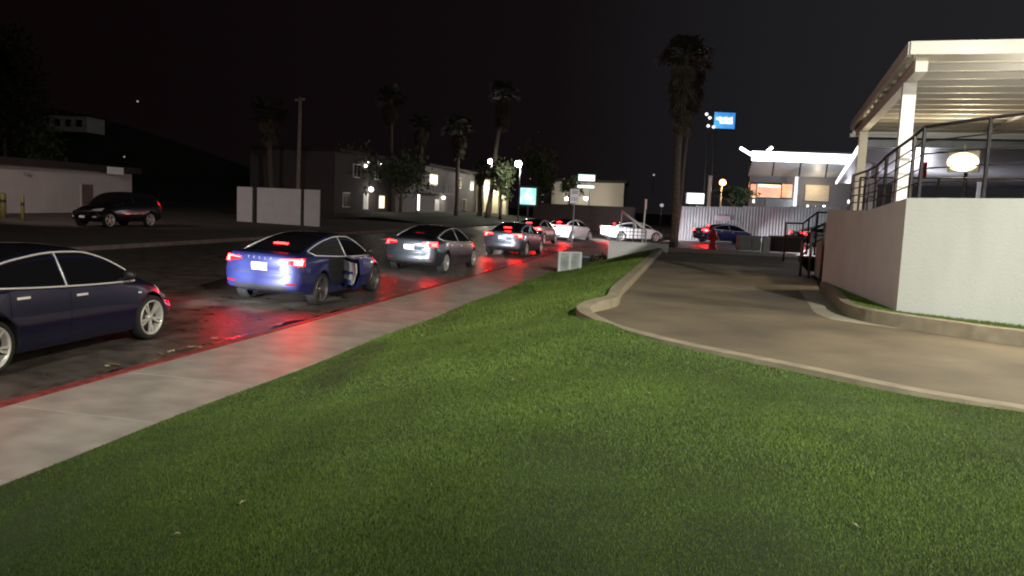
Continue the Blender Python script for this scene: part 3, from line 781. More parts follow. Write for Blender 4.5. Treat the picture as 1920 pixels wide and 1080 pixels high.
# kerb of the lawn: flush edging near the camera, an upstand along the far side
kb = MB(); n = len(DE); IN = off_curve(DE, -.02)
def kh(i):
    s, t = toST(*DE[i]); 
    if DE[i][1] < 10.3: return .035
    return .035 + .11 * min(1, (DE[i][1] - 10.3) / 1.5)
vs = []
for i in range(n):
    h = kh(i); o = DEk[i]; q = IN[i]
    vs += [(o[0], o[1], DRV_Z - .3), (o[0], o[1], DRV_Z + h + .004), (q[0], q[1], DRV_Z + h), (q[0] + 0, q[1], DRV_Z - .02)]
kb.add(vs, [(4 * i + j, 4 * i + 4 + j, 4 * i + 5 + j, 4 * i + 1 + j)[::-1] for i in range(n - 1) for j in range(3)])
one('lawn_kerb', kb, M_kerbc, None, None, kind='structure')
# planter kerb on the right, with a strip of turf at the foot of the wall
kb = MB(); PO = off_curve(PKc, -.14); n = len(PKc); vs = []
for i in range(n):
    a = PKc[i]; o = PO[i]; vs += [(a[0], a[1], DRV_Z - .1), (a[0], a[1], DRV_Z + .19), (o[0], o[1], DRV_Z + .20), (o[0], o[1], DRV_Z - .1)]
kb.add(vs, [(4 * i + j, 4 * i + 4 + j, 4 * i + 5 + j, 4 * i + 1 + j) for i in range(n - 1) for j in range(3)])
one('planter_kerb', kb, M_kerbc, None, None, kind='structure')
# pale gutter strip round the planter kerb
GS = off_curve(PKc, .42); i0, i1 = 14, n - 1
b = MB(); b.add([(*p, DRV_Z + .004) for p in PKc[i0:]] + [(*(np.array(PKc[i]) + (np.array(GS[i]) - np.array(PKc[i])) * min(1, (i - i0) / 6)), DRV_Z + .004) for i in range(i0, n)],
      [(k, k + 1, (n - i0) + k + 1, (n - i0) + k) for k in range(n - i0 - 1)])
one('gutter_strip', b, mat('pale_gutter_concrete', (.36, .33, .25), .8, var=.15, scale=3, bump=.2), None, None, kind='structure')
# ================================================================== TERRACE ON THE RIGHT
Wc, Wr, Wl = Vector((5.67, 11.83, 0)), Vector((9.6, 8.19, 0)), Vector((6.47, 16.75, 0))
b = MB(); strip = PO[2:] + [(6.45, 16.6), (5.75, 11.9), (9.6, 8.3)]
b.add([(x, y, DRV_Z + .17) for x, y in strip], [tuple(range(len(strip)))]); one('planter_bed', b, M_turf, None, None, kind='structure')
make_grass(strip, lambda x, y: DRV_Z + .17, [(8, 17, 3500, .035, .006)], 'grass', M_blade, (5, 10))
wall = thing('retaining_wall', 'tall white rendered retaining wall of the terrace at the right', 'wall', Wc, 0)
Wm = Wc + (Wl - Wc) * .42
zc, zr_, zm, zl = 2.64, 2.76, 2.46, 2.48
th = .2
fn = Vector((.66, .75, 0)); ln_ = Vector((.985, -.16, 0))
b = MB(); b.prism([Wc[:2], Wr[:2], (Wr + fn * th)[:2], (Wc + fn * th + Vector((.02, 0, 0)))[:2]], DRV_Z - .05, [zc, zr_, zr_, zc]); b.build('front_face', M_stucco, wall, world=True)
b = MB(); q = Wc + Vector((-.002, .004, 0))
b.prism([q[:2], (q + fn * th)[:2], (Wm + ln_ * th)[:2], Wm[:2]], DRV_Z - .05, [zc - .003, zc - .003, zm, zm]); b.build('side_face', M_greyw, wall, world=True)
b = MB(); b.prism([Wm[:2], (Wm + ln_ * th)[:2], (Wl + ln_ * th)[:2], Wl[:2]], DRV_Z - .05, [zm - .002, zm - .002, zl, zl]); b.build('side_face', M_greyw, wall, world=True)
e = Wl + Vector((.0, .0, 0))
b = MB(); b.prism([e[:2], (e + ln_ * 3.2)[:2], (e + ln_ * 3.2 + Vector((0, .2, 0)))[:2], (e + Vector((.03, .2, 0)))[:2]], DRV_Z - .05, zl - .004); b.build('end_face', M_greyw, wall, world=True)
b = MB(); b.prism([(Wc + Vector((.18, .16, 0)))[:2], (Wr + fn * .2)[:2], (14, 9), (16, 24), (10.2, 24), (9.4, 16.9), (Wl + Vector((.25, -.15, 0)))[:2]], 1.6, 2.35)
one('terrace_floor', b, mat('terrace_concrete', (.3, .28, .25), .8, var=.1), None, None, kind='structure')

# railing on top of the wall
rail = thing('terrace_railing', 'dark steel railing standing along the top of the white terrace wall', 'railing', Wc, 0)
def on_left(f): return Wc + (Wl - Wc) * f + ln_ * .08
posts = []
for f, zt in ((.72, 3.12), (.52, 3.16), (.40, 3.22), (.30, 3.34), (.18, 3.44), (.03, 3.55)):
    p = on_left(f); zb_ = zc + (zm - zc) * min(1, f / .42); posts.append((p, zb_, zt))
for i, dx in enumerate((.05, .36, .75)):
    p = Wc + (Wr - Wc) * dx * .5 + fn * .08; posts.append((p, zc + (zr_ - zc) * dx * .5, 3.66 + .10 * i))
p = Wr + fn * .08; posts.append((p, zr_, 3.95))
for p, zb_, zt in posts:
    b = MB(); b.bar((p.x, p.y, zb_ - .01), (p.x, p.y, zt), .04, .04, up=(1, 0, 0)); b.build('post', M_steel, rail, world=True)
b = MB(); b.tube([(p.x, p.y, zt) for p, zb_, zt in posts], .024, 8); b.build('top_rail', M_steel, rail, world=True)
for k in (.22, .42, .62, .80):
    b = MB(); b.tube([(p.x, p.y, zb_ + (zt - zb_) * k) for p, zb_, zt in posts], .011, 6); b.build('lower_rail', M_steel, rail, world=True)
# a second railing further back on the terrace
r2 = thing('terrace_railing', 'far railing of the terrace seen through the nearer railing', 'railing', (9.4, 17, 2.35))
P2 = [Vector((8.2 + 1.3 * i, 19.5 - 1.1 * i, 2.35)) for i in range(6)]
for p in P2: 
    b = MB(); b.bar(p, p + Vector((0, 0, .95)), .04, .04, up=(1, 0, 0)); b.build('post', M_steel, r2, world=True)
for h in (.95, .5, .12):
    b = MB(); b.tube([p + Vector((0, 0, h)) for p in P2], .02 if h > .9 else .012, 6); b.build('top_rail' if h > .9 else 'lower_rail', M_steel, r2, world=True)

# canopy over the terrace
K0 = at(1716, 78, 11.75); ZC = K0.z - .24; K0.z = 0
_kb = on(1601, 246, ZC); kd = (_kb - K0); kd.z = 0; KL = kd.length; kd.normalize(); kn = Vector((kd.y, -kd.x, 0)); print('canopy', ZC, KL, math.atan2(kd.x, kd.y))
_pc = on(1706, 152, ZC - .12) - K0; CU, CV = _pc.dot(kd), _pc.dot(kn); print('col', CU, CV)
def KP(u, v, z): p = K0 + kd * u + kn * v; return Vector((p.x, p.y, z))
can = thing('terrace_canopy', 'large beige flat canopy roof over the terrace on white columns', 'canopy', K0)
b = MB(); b.prism([KP(0, 0, 0)[:2], KP(0, 9, 0)[:2], KP(KL, 9, 0)[:2], KP(KL, 0, 0)[:2]], ZC + .14, ZC + .2); b.build('roof_deck', M_roofm, can, world=True)
fz = (ZC + .05, ZC + .23)
for a_, c_ in (((-.06, -.06), (-.06, 9)), ((-.06, -.06), (KL + .06, -.06)), ((KL + .06, -.06), (KL + .06, 9))):
    p = KP(*a_, 0); q = KP(*c_, 0); b = MB(); b.bar((p.x, p.y, sum(fz) / 2), (q.x, q.y, sum(fz) / 2), .06, fz[1] - fz[0]); b.build('fascia', M_white if False else M_roofm, can, world=True)
for i in range(16): # ribs of the deck, across
    u = .5 + i * .79; p = KP(u, .05, ZC + .09); q = KP(u, 9, ZC + .09)
    b = MB(); b.bar(p, q, .07, .10); b.build('purlin', M_roofm, can, world=True)
for v in (CV, CV + 4.5):
    p = KP(.1, v, ZC - .06); q = KP(KL - .1, v, ZC - .06); b = MB(); b.bar(p, q, .16, .20); b.build('beam', M_roofm, can, world=True)
for v in (3.0, 7.0):
    p = KP(.1, v, ZC + .02); q = KP(KL - .1, v, ZC + .02); b = MB(); b.bar(p, q, .06, .04); b.build('conduit', M_grey, can, world=True)
for u, v in ((CU, CV), (CU + 7.6, CV), (CU, CV + 4.5), (CU + 7.6, CV + 4.5)):
    p = KP(u, v, 0); b = MB(); b.bar((p.x, p.y, 2.34), (p.x, p.y, ZC - .16), .19, .19, up=kd); c = b.build('column', M_white, can, world=True)
    b = MB(); b.box((p.x, p.y, 2.375), (.3, .3, .05), -.338); b.build('base_plate', M_grey, c, world=True)
# the two lamps below the canopy
M_lampw = emi('warm_lamp_glass', (1.0, .86, .6), 300)
M_lampo = emi('orange_lamp_glass', (1.0, .45, .12), 9)
M_lampc = emi('cool_lamp_glass', (1.0, .98, .92), 45)
def floodlight(loc, d, label, group=None, size=.2, mm=None):
    t = thing('floodlight', label, 'lamp', loc, math.atan2(d[1], d[0]), group)
    b = MB(); b.box((-.06, 0, .02), (.12, size * 1.3, size)); b.build('housing', M_grey, t)
    b = MB(); b.lathe([(0, .03), (size * .30, .02), (size * .42, .0), (size * .42, -.02)], 16, 'Y'); b.v = [(y * 1.0 + .02, x, z * .68) for x, y, z in b.v]; b.build('lens', mm or M_lampw, t)
    if size > .4:
        b = MB(); b.lathe([(size * .42, -.005), (size * .62, .05), (size * .64, .04), (size * .44, -.03)], 20, 'Y'); b.v = [(y, x * 1.05, z * .68) for x, y, z in b.v]; b.build('reflector', mat('warm_glare_ring', (.8, .6, .3), .4, emit=(1, .80, .48), es=3.0), t)  # glowing ring added round the lens to imitate its warm glare
    b = MB(); b.bar((-.06, 0, size * .5 + .02), (-.06, 0, size * .5 + .14), .03, .03, up=(1, 0, 0)); b.build('bracket', M_grey, t)
    return t
pA = Vector((7.42, 10.62, 4.52)); floodlight(pA, (-1, -.35), 'bright floodlight under the front edge of the terrace canopy', 'floodlights below the canopy', .22)
pB = at(1806, 304, 19.0); floodlight(pB, (-.65, -.75), 'glaring warm floodlight deep under the terrace canopy behind the railing', 'floodlights below the canopy', .50)
b = MB(); b.tube([(pB.x + .2, pB.y + .2, 2.3), (pB.x + .2, pB.y + .2, pB.z + .2)], .045, 8); one('lamp_post', b, M_steel, 'dark post carrying the deep floodlight behind the railing', 'post')
spot('flood_front', (pA.x - .1, pA.y - .1, pA.z - .05), (0.2, 8.5, .6), 620, (1.0, .86, .62), 150, .6, .12)
spot('flood_deep', (pB.x - .12, pB.y - .14, pB.z), (pB.x - 3, pB.y - 4, 3.0), 420, (1.0, .80, .50), 165, .5, .15)
point('flood_spill', (pA.x + .2, pA.y + .6, pA.z - .55), 105, (1.0, .93, .80), .15)
# flood lamp on a tall mast behind the camera, outside the picture
lp = thing('lamp_post', 'tall grey lamp mast with a flood head behind the lawn', 'lamp post', (8.4, -6.4, .7))
b = MB(); b.tube([(0, 0, 0), (0, 0, 9.2)], .09, 10); b.build('pole', M_grey, lp)
b = MB(); b.box((-.1, .2, 9.35), (.5, .5, .16)); b.build('lamp_head', M_grey, lp)
spot('mast_flood', (8.3, -6.1, 9.9), (1.6, 17, .5), 27000, (1.0, .97, .86), 66, 1.0, .2)
ll = thing('street_lamp', 'street lamp on the kerb behind the camera', 'street lamp', ST(0.5, -6.9, .1)); b = MB(); b.tube([(0, 0, 0), (0, 0, 7.9)], [.1, .06], 8); b.build('pole', M_grey, ll); b = MB(); b.box((.3, .1, 7.95), (.7, .25, .12)); b.build('lamp_head', M_grey, ll)
p_ = ST(.6, -6.4, 7.8); spot('kerb_fill', p_, p_ + Vector((6, 8, -6.5)), 1800, (.96, .98, .90), 150, .7, .2)  # unseen lamp added as neutral fill for the wall side and sidewalk

# stairs with railings past the wall end
st_ = thing('side_stairs', 'short concrete stairs up to the terrace past the wall end', 'stairs', ST(24, 3.0, DRV_Z), math.pi / 2 - A0)
for i in range(4):
    b = MB(); b.box((0, -.55 - .3 * i, .1 + .085 * i), (2.4, .3, .17 * (i + 1) )); b.v = [(x, y, max(0, z)) for x, y, z in b.v]; b.build('step', M_kerbc, st_)
sr = thing('stair_railing', 'dark steel handrail climbing the stairs beside the driveway', 'railing', ST(25.6, 2.6, DRV_Z), 0)
def srp(px, py, Y): return at(px, py, Y)
PP = [(1474, 418, 474, 27), (1506, 419, 472, 26.4), (1517, 410, 466, 26.2), (1533, 398, 460, 25.8), (1558, 399, 458, 25.4)]
tops = [at(x + (y0 - y1) * .0, y0, Y) for x, y0, y1, Y in PP]
for (x, y0, y1, Y), tp in zip(PP, tops):
    lo = DRV_Z if x < 1510 else DRV_Z + .3
    b = MB(); b.bar((tp.x, tp.y, lo), tp, .045, .045, up=(1, 0, 0)); b.build('post', M_steel, sr, world=True)
b = MB(); b.tube(tops, .028, 8); b.build('handrail', M_steel, sr, world=True)
b = MB(); b.tube([p - Vector((0, 0, .42)) for p in tops], .018, 6); b.build('lower_rail', M_steel, sr, world=True)
sr2 = thing('stair_railing', 'nearer dark railing standing in shadow beside the terrace wall end', 'railing', ST(20, 2.6, DRV_Z), 0)
PP = [(1505, 455, 20.5), (1523, 432, 20.0), (1548, 418, 19.6)]
tops = [at(x, y, Y) for x, y, Y in PP]
for tp in tops:
    b = MB(); b.bar((tp.x, tp.y, DRV_Z), tp, .05, .05, up=(1, 0, 0)); b.build('post', M_steel, sr2, world=True)
b = MB(); b.tube(tops, .028, 8); b.build('handrail', M_steel, sr2, world=True)
b = MB(); b.tube([p - Vector((0, 0, .35)) for p in tops], .02, 6); b.build('lower_rail', M_steel, sr2, world=True)
# landing blocks by the stairs
b = MB(); b.prism([ST(19.4, 3.0)[:2], ST(19.4, 5)[:2], ST(23, 5)[:2], ST(23, 3.0)[:2]], DRV_Z - .05, DRV_Z + 1.0); one('landing_block', b, M_greyw, 'grey rendered landing block between the stairs and the terrace wall', 'wall')

# ================================================================== SMALL THINGS ROUND THE DRIVEWAY
# white low wall closing the lawn, with gate grille and handrail behind
lw0, lw1 = ST(29.95, -3.35), ST(29.95, -1.18)
lw = thing('low_wall', 'low white wall closing off the far end of the lawn', 'wall', lw0)
b = MB(); b.prism([lw0[:2], lw1[:2], (lw1 + Vector((.05, .2, 0)))[:2], (lw0 + Vector((.05, .2, 0)))[:2]], .1, 1.07); b.build('wall', M_white, lw, world=True)
b = MB(); c0 = (lw0 + lw1) / 2; b.bar((lw0.x - .02, lw0.y + .1, 1.09), (lw1.x + .02, lw1.y + .1, 1.09), .24, .04); b.build('coping', M_white, lw, world=True)
gr = thing('grille_gate', 'dark square grid gate standing on the low white wall', 'gate', lw0)
g0, g1 = at(1152, 452, 30.3), at(1209, 452, 30.3)
def gp_(u, z): p = g0 + (g1 - g0) * u; return Vector((p.x, p.y, z))
for i in range(9):
    b = MB(); b.bar(gp_(i / 8, 1.06), gp_(i / 8, 1.06 + (.62 if i > 0 else .72) - .0), .022, .022, up=(1, 0, 0)); b.build('bar', M_steel, gr, world=True)
for z in (1.09, 1.22, 1.35, 1.48, 1.61):
    b = MB(); b.bar(gp_(0, z), gp_(1, z), .02, .022); b.build('bar', M_steel, gr, world=True)
hr = thing('handrail', 'slanting grey handrail descending behind the grid gate', 'handrail', at(1166, 396, 32))
h0, h1 = at(1166, 396, 32.5), at(1212, 432, 31.5)
b = MB(); b.tube([h0, h1], .055, 8); b.build('rail', M_white, hr, world=True)
for p in (h0, h0 + (h1 - h0) * .5, h1):
    b = MB(); b.bar((p.x, p.y, .2), p, .04, .04, up=(1, 0, 0)); b.build('post', M_grey, hr, world=True)
pl = thing('sign_post', 'thin pale post with a small sign seen edge on behind the gate', 'post', at(1208, 440, 34))
p = at(1211, 376, 34); b = MB(); b.tube([(p.x - .06, p.y, .1), (p.x, p.y, p.z)], .032, 8); b.build('pole', M_white, pl, world=True)
b = MB(); b.box((p.x, p.y, p.z - .16), (.05, .30, .42)); b.build('sign_plate', M_white, pl, world=True)
# planting bed between sidewalk and low wall
b = MB(); b.prism([ST(30.2, T_G + .02)[:2], ST(30.2, -1.5)[:2], ST(43, -1.5)[:2], ST(43, T_G + .02)[:2]], -.1, .12); one('plaza', b, M_conc, None, None, kind='structure')
# white-framed twin glass board at the sidewalk edge
fa, fb = ST(26.0, -4.62, .13), ST(27.6, -3.95, .2)
ab = thing('display_board', 'white framed display board with two glass panes by the lawn edge', 'board', fa)
d = (fb - fa); d.z = 0; L = .82; d.normalize()
fa = at(1047, 511, 26.2); rt = Vector((.93, .36, 0)); L = .76; H0 = .68
for u in (0, .5, 1):
    p = fa + rt * L * u; b = MB(); b.bar(p, p + Vector((0, 0, H0)), .085 if u != .5 else .07, .08, up=rt); b.build('frame', M_white, ab, world=True)
for z in (.03, H0 - .02):
    b = MB(); b.bar(fa + rt * .04 + Vector((0, 0, z)), fa + rt * (L - .04) + Vector((0, 0, z)), .05, .05); b.build('frame', M_white, ab, world=True)
for u in (0, .5):
    p = fa + rt * (L * u + .035); q = fa + rt * (L * (u + .5) - .035)
    b = MB(); b.bar(p + Vector((0, .01, H0 / 2)), q + Vector((0, .01, H0 / 2)), .015, H0 - .12); b.build('pane', mat('milky_glass', (.45, .50, .48), .3, var=.35, scale=4), ab, world=True)
ub = thing('utility_box', 'small dark utility box behind the white framed display board', 'utility box', at(1096, 492, 29))
p = at(1096, 492, 29); b = MB(); b.box((p.x, p.y, .32), (.3, .3, .42), -.2); b.build('cabinet', M_black, ub, world=True); b = MB(); b.box((p.x, p.y, .55), (.36, .36, .04), -.2); b.build('lid', M_grey, ub, world=True)
# low shrub in the bed
def leaf_cloud(mb, c, rad, n, sz, seed, sq=(1, 1, 1)):
    r = np.random.default_rng(seed)
    cl = r.normal(size=(max(3, n // 60), 3)); cl = cl / np.linalg.norm(cl, axis=1)[:, None] * r.uniform(.25, .9, (len(cl), 1))
    for i in range(n):
        k = cl[r.integers(len(cl))] + r.normal(size=3) * .22
        p = Vector((c[0] + k[0] * rad * sq[0], c[1] + k[1] * rad * sq[1], c[2] + k[2] * rad * sq[2]))
        a = Vector(r.normal(size=3)).normalized(); b_ = a.orthogonal().normalized(); s = sz * r.uniform(.6, 1.4)
        mb.add([p - a * s, p + b_ * s * .45, p + a * s, p - b_ * s * .45], [(0, 1, 2, 3)])
def shrub(px, py, Y, rad, z, label, seed=1):
    p = at(px, py, Y); t = thing('shrub', label, 'shrub', (p.x, p.y, z))
    b = MB(); leaf_cloud(b, (0, 0, rad * .7), rad, 260, rad * .16, seed, (1.3, 1, .75)); b.build('foliage', M_leaf, t)
    b = MB(); b.tube([(0, 0, -.02), (0.02, 0, rad * .8)], [.03, .01], 5); b.build('stem', M_bark, t)
shrub(1122, 478, 31.5, .38, .12, 'dark low shrub at the foot of the low white wall', 3)
# fire hydrant
hy = thing('fire_hydrant', 'red fire hydrant standing at the end of the driveway', 'fire hydrant', (8.1, 33.0, DRV_Z + .04))
M_hyd = mat('hydrant_red', (.70, .035, .035), .45, var=.15, scale=10)
b = MB(); b.lathe([(0, 0), (.17, 0), (.17, .05), (.12, .06), (.115, .56), (.15, .57), (.15, .62), (.12, .63)], 18); b.build('barrel', M_hyd, hy)
b = MB(); b.lathe([(.13, .63), (.125, .70), (.09, .77), (.03, .80), (.03, .86), (0, .86)], 18); b.build('bonnet', M_hyd, hy)
for a_ in (0, math.pi, -math.pi / 2):
    b = MB(); c, s = math.cos(a_), math.sin(a_); r_ = .055 if a_ >= 0 else .075
    b.tube([(c * .1, s * .1, .45), (c * .2, s * .2, .45)], r_, 10, smooth=False); b.tube([(c * .2, s * .2, .45), (c * .225, s * .225, .45)], r_ * 1.25, 6, smooth=False); b.build('outlet', M_hyd, hy)
# utility cabinet, white bollard and dark planter box
p = at(1402, 470, 34.0); cb = thing('utility_cabinet', 'grey green utility cabinet at the driveway end beside the hydrant', 'utility cabinet', (p.x, p.y, DRV_Z), -.1)
b = MB(); b.box((0, 0, .30), (.92, .5, .56)); b.build('cabinet', mat('cabinet_green', (.44, .47, .46), .6, var=.15), cb)
b = MB(); b.box((0, 0, .60), (.98, .56, .05)); b.build('lid', mat('cabinet_green'  , (.14, .16, .15)), cb)
b = MB(); b.box((.1, -.256, .3), (.02, .012, .42)); b.build('door_seam', M_black, cb)
p = at(1435, 471, 33.2); wb_ = thing('bollard', 'pale concrete bollard between the cabinet and the dark planter', 'bollard', (p.x, p.y, DRV_Z))
b = MB(); b.prism([(-.13, -.13), (.13, -.13), (.13, .13), (-.13, .13)], 0, .62); b.build('shaft', M_white, wb_); b = MB(); b.box((0, 0, .635), (.22, .22, .03)); b.build('cap', M_kerbc, wb_)
p = at(1472, 473, 34.2); pbx = thing('planter_box', 'long dark planter box right of the pale bollard', 'planter', (p.x, p.y, DRV_Z), -.15)
b = MB(); b.box((0, 0, .32), (1.25, .5, .62)); b.build('box', mat('brown_planter', (.08, .062, .058), .8, var=.2), pbx)
b = MB(); b.box((0, 0, .65), (1.33, .58, .05)); b.build('rim', M_kerbc, pbx)
# ================================================================== CARS
Q = 'cars queuing along the red kerb and round the corner'
def car_at(x, y, h, *a, **k):
    s, t = toST(x, y); z = road_z(t) if (T_FAR < t < T_K) else max(0, .2 * min(1, (t + 4) / 9))
    return make_car('car', a[0], 'car', (x, y, z), h, a[1], group=Q, roll=.026 if s < 46 else 0, **k)
car_at(-6.54, 10.66, .2, 'navy sedan with bright chrome window line, nearest and cut off by the left edge', P_NAVY, lit=1, heads=2000)
c1 = car_at(-4.53, 18.2, .214, 'bright blue sedan with glaring brake lights and its rear kerbside door open', P_BLUE, lit=2, heads=1100, rim=M_rimd, open_door=True)
car_at(-2.63, 26.9, .25, 'dark grey sedan with lit tail lamps ahead of the blue one', P_GREY, lit=1, heads=900)
car_at(.04, 37.0, .25, 'grey sedan ahead of the dark one, close behind another braking car', P_SILV, lit=2, heads=700)
car_at(1.2, 47.0, .27, 'dark sedan braking, half hidden behind the grey sedan', P_DRED, lit=2, heads=2500)
car_at(3.6, 54.0, .50, 'white sedan with red lit flank starting to turn at the corner', P_WHITE, lit=2, heads=4000, beam=60)
car_at(8.7, 60.0, 1.2, 'white sedan in the bend behind the grid gate', P_WHITE, lit=2, heads=650, beam=96)
car_at(15.5, 59.8, 1.18, 'blue sedan beyond the red hydrant in front of the corrugated fence', P_BLUE, lit=2, heads=350, beam=70)
car_at(22.8, 60.5, 1.15, 'pale sedan far right, mostly hidden by the planter and stair railing', P_SILV, lit=1)
# letters across the boot lid of the blue car
lt = thing('badge', 'spaced chrome letters across the boot lid of the braking blue sedan', 'lettering', (0, 0, 0)); 
bpy.data.objects.remove(lt)
bv = car_parts('sedan')['bvh']
for i, ch in enumerate('TESLA'):
    cu = bpy.data.curves.new('badge_letter', 'FONT'); cu.body = ch; cu.size = .07; cu.extrude = .004; cu.align_x = 'CENTER'
    o = bpy.data.objects.new('badge_letter', cu); dg = bpy.context.evaluated_depsgraph_get()
    C.objects.link(o); dg.update(); me = bpy.data.meshes.new_from_object(o.evaluated_get(dg)); bpy.data.objects.remove(o)
    y = .24 - .12 * i; loc, nor = pray(bv, 'x-', (y, .955), .006)
    o = bpy.data.objects.new('badge_letter', me); C.objects.link(o); me.materials.clear(); me.materials.append(M_grey); o.parent = c1
    o.location = loc; o.rotation_euler = (R(78), 0, R(-90))
g0_ = at(225, 424, 40.2)
suv = make_car('parked_car', 'black people carrier parked in front of the low white building', 'van', (-20.45, 41.6, .30), math.pi + .27, P_BLACK, kind='suv')
pcar = make_car('parked_car', 'distant parked car facing the street with two lit headlights', 'car', (-19.2, 88.5, .55), math.pi + .1, P_DRED, lit=0, headlit=True)

# ================================================================== LEFT SIDE OF THE STREET
def wall_rect(mb, p, q, z0, z1, th=.2):
    p = Vector(p); q = Vector(q); d = (q - p); d.z = 0; d.normalize(); n = Vector((-d.y, d.x, 0)) * th
    mb.prism([p[:2], q[:2], (q + n)[:2], (p + n)[:2]], z0, z1)
# low white building
B0 = Vector((-30.5, 40.0, 0)); B1 = Vector((-28.6, 60.5, 0)); bd = (B1 - B0).normalized(); bn = Vector((bd.y, -bd.x, 0))
lb = thing('low_building', 'low white flat roofed building with a brown door across the street', 'building', B0)
b = MB(); b.prism([B0[:2], B1[:2], (B1 - bn * 9)[:2], (B0 - bn * 9)[:2]], 0, 3.35); b.build('wall', M_cream, lb, world=True)
b = MB(); b.prism([(B0 + bn * .5)[:2], (B1 + bn * .5 + bd * .5)[:2], (B1 - bn * 9.5 + bd * .5)[:2], (B0 - bn * 9.5)[:2]], 3.35, 3.78); b.build('roof', M_dark, lb, world=True)
def LB(u, z, o=0.0): p = B0 + bd * u + bn * o; return Vector((p.x, p.y, z))
M_door = mat('brown_door', (.12, .07, .055), .6, var=.15)
b = MB(); b.bar(LB(14.55, 1.35, .03), LB(15.75, 1.35, .03), .08, 2.1); d_ = b.build('door', M_door, lb, world=True)
b = MB(); b.bar(LB(15.6, 1.35, .09), LB(15.66, 1.35, .09), .05, .12); b.build('handle', M_chrome, d_, world=True)
b = MB(); b.bar(LB(14.42, 1.4, .02), LB(14.55, 1.4, .02), .07, 2.3); b.bar(LB(15.75, 1.4, .02), LB(15.88, 1.4, .02), .07, 2.3); b.bar(LB(14.42, 2.5, .02), LB(15.88, 2.5, .02), .07, .12); b.build('door_frame', M_cream, lb, world=True)
b = MB(); b.bar(LB(16.6, 3.45, .62), LB(18.4, 3.45, .62), .12, .5); b.build('sign_board', M_white, lb, world=True)
b = MB(); b.bar(LB(9.0, 2.9, .12), LB(9.3, 2.9, .12), .2, .2); b.build('wall_lamp', M_grey, lb, world=True)
M_yel = mat('faded_yellow_paint', (.15, .13, .03), .6, var=.2, scale=8)
for x, y0, y1, Y, lab in ((43, 366, 418, 41.5, 'thin faded yellow post standing before the low white building'), (6, 362, 408, 43.2, 'broad faded yellow post at the left edge of the low white building')):
    p = at(x, y1, Y); q = at(x, y0, Y); t = thing('bollard', lab, 'bollard', (p.x, p.y, p.z), 0, 'yellow posts by the low building')
    r_ = .09 if x > 20 else .16; h = q.z - p.z
    b = MB(); b.lathe([(0, -.3), (r_, -.3), (r_, h - .06), (r_ * .7, h), (0, h + .02)], 12); b.build('post', M_yel, t)
    b = MB(); b.lathe([(r_ + .004, h * .62), (r_ + .004, h * .74)], 12); b.build('band', M_black, t)
# white enclosure of panels between dark posts
e0, e1 = at(445, 412, 56), at(599, 417, 55.4)
en = thing('bin_enclosure', 'pale panelled enclosure with dark posts across the street', 'enclosure', (e0.x, e0.y, .2))
def EP(u, z): p = e0 + (e1 - e0) * u; return Vector((p.x, p.y, z))
zt_ = at(520, 353, 55.7).z; M_pan = mat('painted_block_panel', (.56, .54, .54), .8, var=.06, scale=2)
for u0, u1 in ((0, .185), (.245, .775), (.815, 1)):
    b = MB(); b.bar(EP(u0, (zt_ + .1) / 2), EP(u1, (zt_ + .1) / 2), .15, zt_ - .1); b.build('panel', M_pan, en, world=True)
for u in (.21, .795):
    b = MB(); b.bar(EP(u, .1), EP(u, zt_ + .03), .17, .17, up=(1, 0, 0)); b.build('post', M_dark, en, world=True)
# utility pole
p0, p1 = at(558, 358, 62), at(563, 182, 62)
up = thing('utility_pole', 'tall dim utility pole rising behind the pale enclosure', 'pole', (p0.x, p0.y, .3))
M_wood = mat('weathered_pole', (.20, .16, .13), .9, var=.3, scale=6)
b = MB(); b.tube([(p0.x, p0.y, .2), p1], [.17, .12], 10); b.build('pole', M_wood, up, world=True)
b = MB(); b.bar(p1 + Vector((-.4, 0, -.25)), p1 + Vector((.35, 0, -.15)), .12, .16); b.build('crossarm', M_wood, up, world=True)

# dim hillside house
hp = at(145, 222, 120); hh = thing('hillside_house', 'faint pale house high on the dark hillside at left', 'house', hp)
b = MB(); b.box((hp.x, hp.y, hp.z - 1), (5.5, 5, 2.2)); b.build('wall', M_cream, hh, world=True)
b = MB(); b.box((hp.x, hp.y, hp.z + .25), (6.4, 6, .3)); b.build('roof', M_dark, hh, world=True)
for dx in (-1.5, .1, 1.6):
    b = MB(); b.box((hp.x + dx, hp.y - 2.53, hp.z - .9), (.8, .08, 1.0)); b.build('window', M_glassd, hh, world=True)
# hill carrying it
b = MB(); nx, ny = 24, 12; vs = []
for j in range(ny):
    for i in range(nx):
        x = -210 + 190 * i / (nx - 1); y = 92 + 120 * j / (ny - 1)
        h = 16 * math.exp(-(((x + 85) / 42) ** 2 + ((y - 140) / 36) ** 2)) - .3
        vs.append((x, y, h))
b.add(vs, [(j * nx + i, j * nx + i + 1, (j + 1) * nx + i + 1, (j + 1) * nx + i) for j in range(ny - 1) for i in range(nx - 1)], True)
one('hill', b, mat('dark_scrub', (.03, .028, .018), .95, var=.4, scale=.3), None, None, kind='structure')

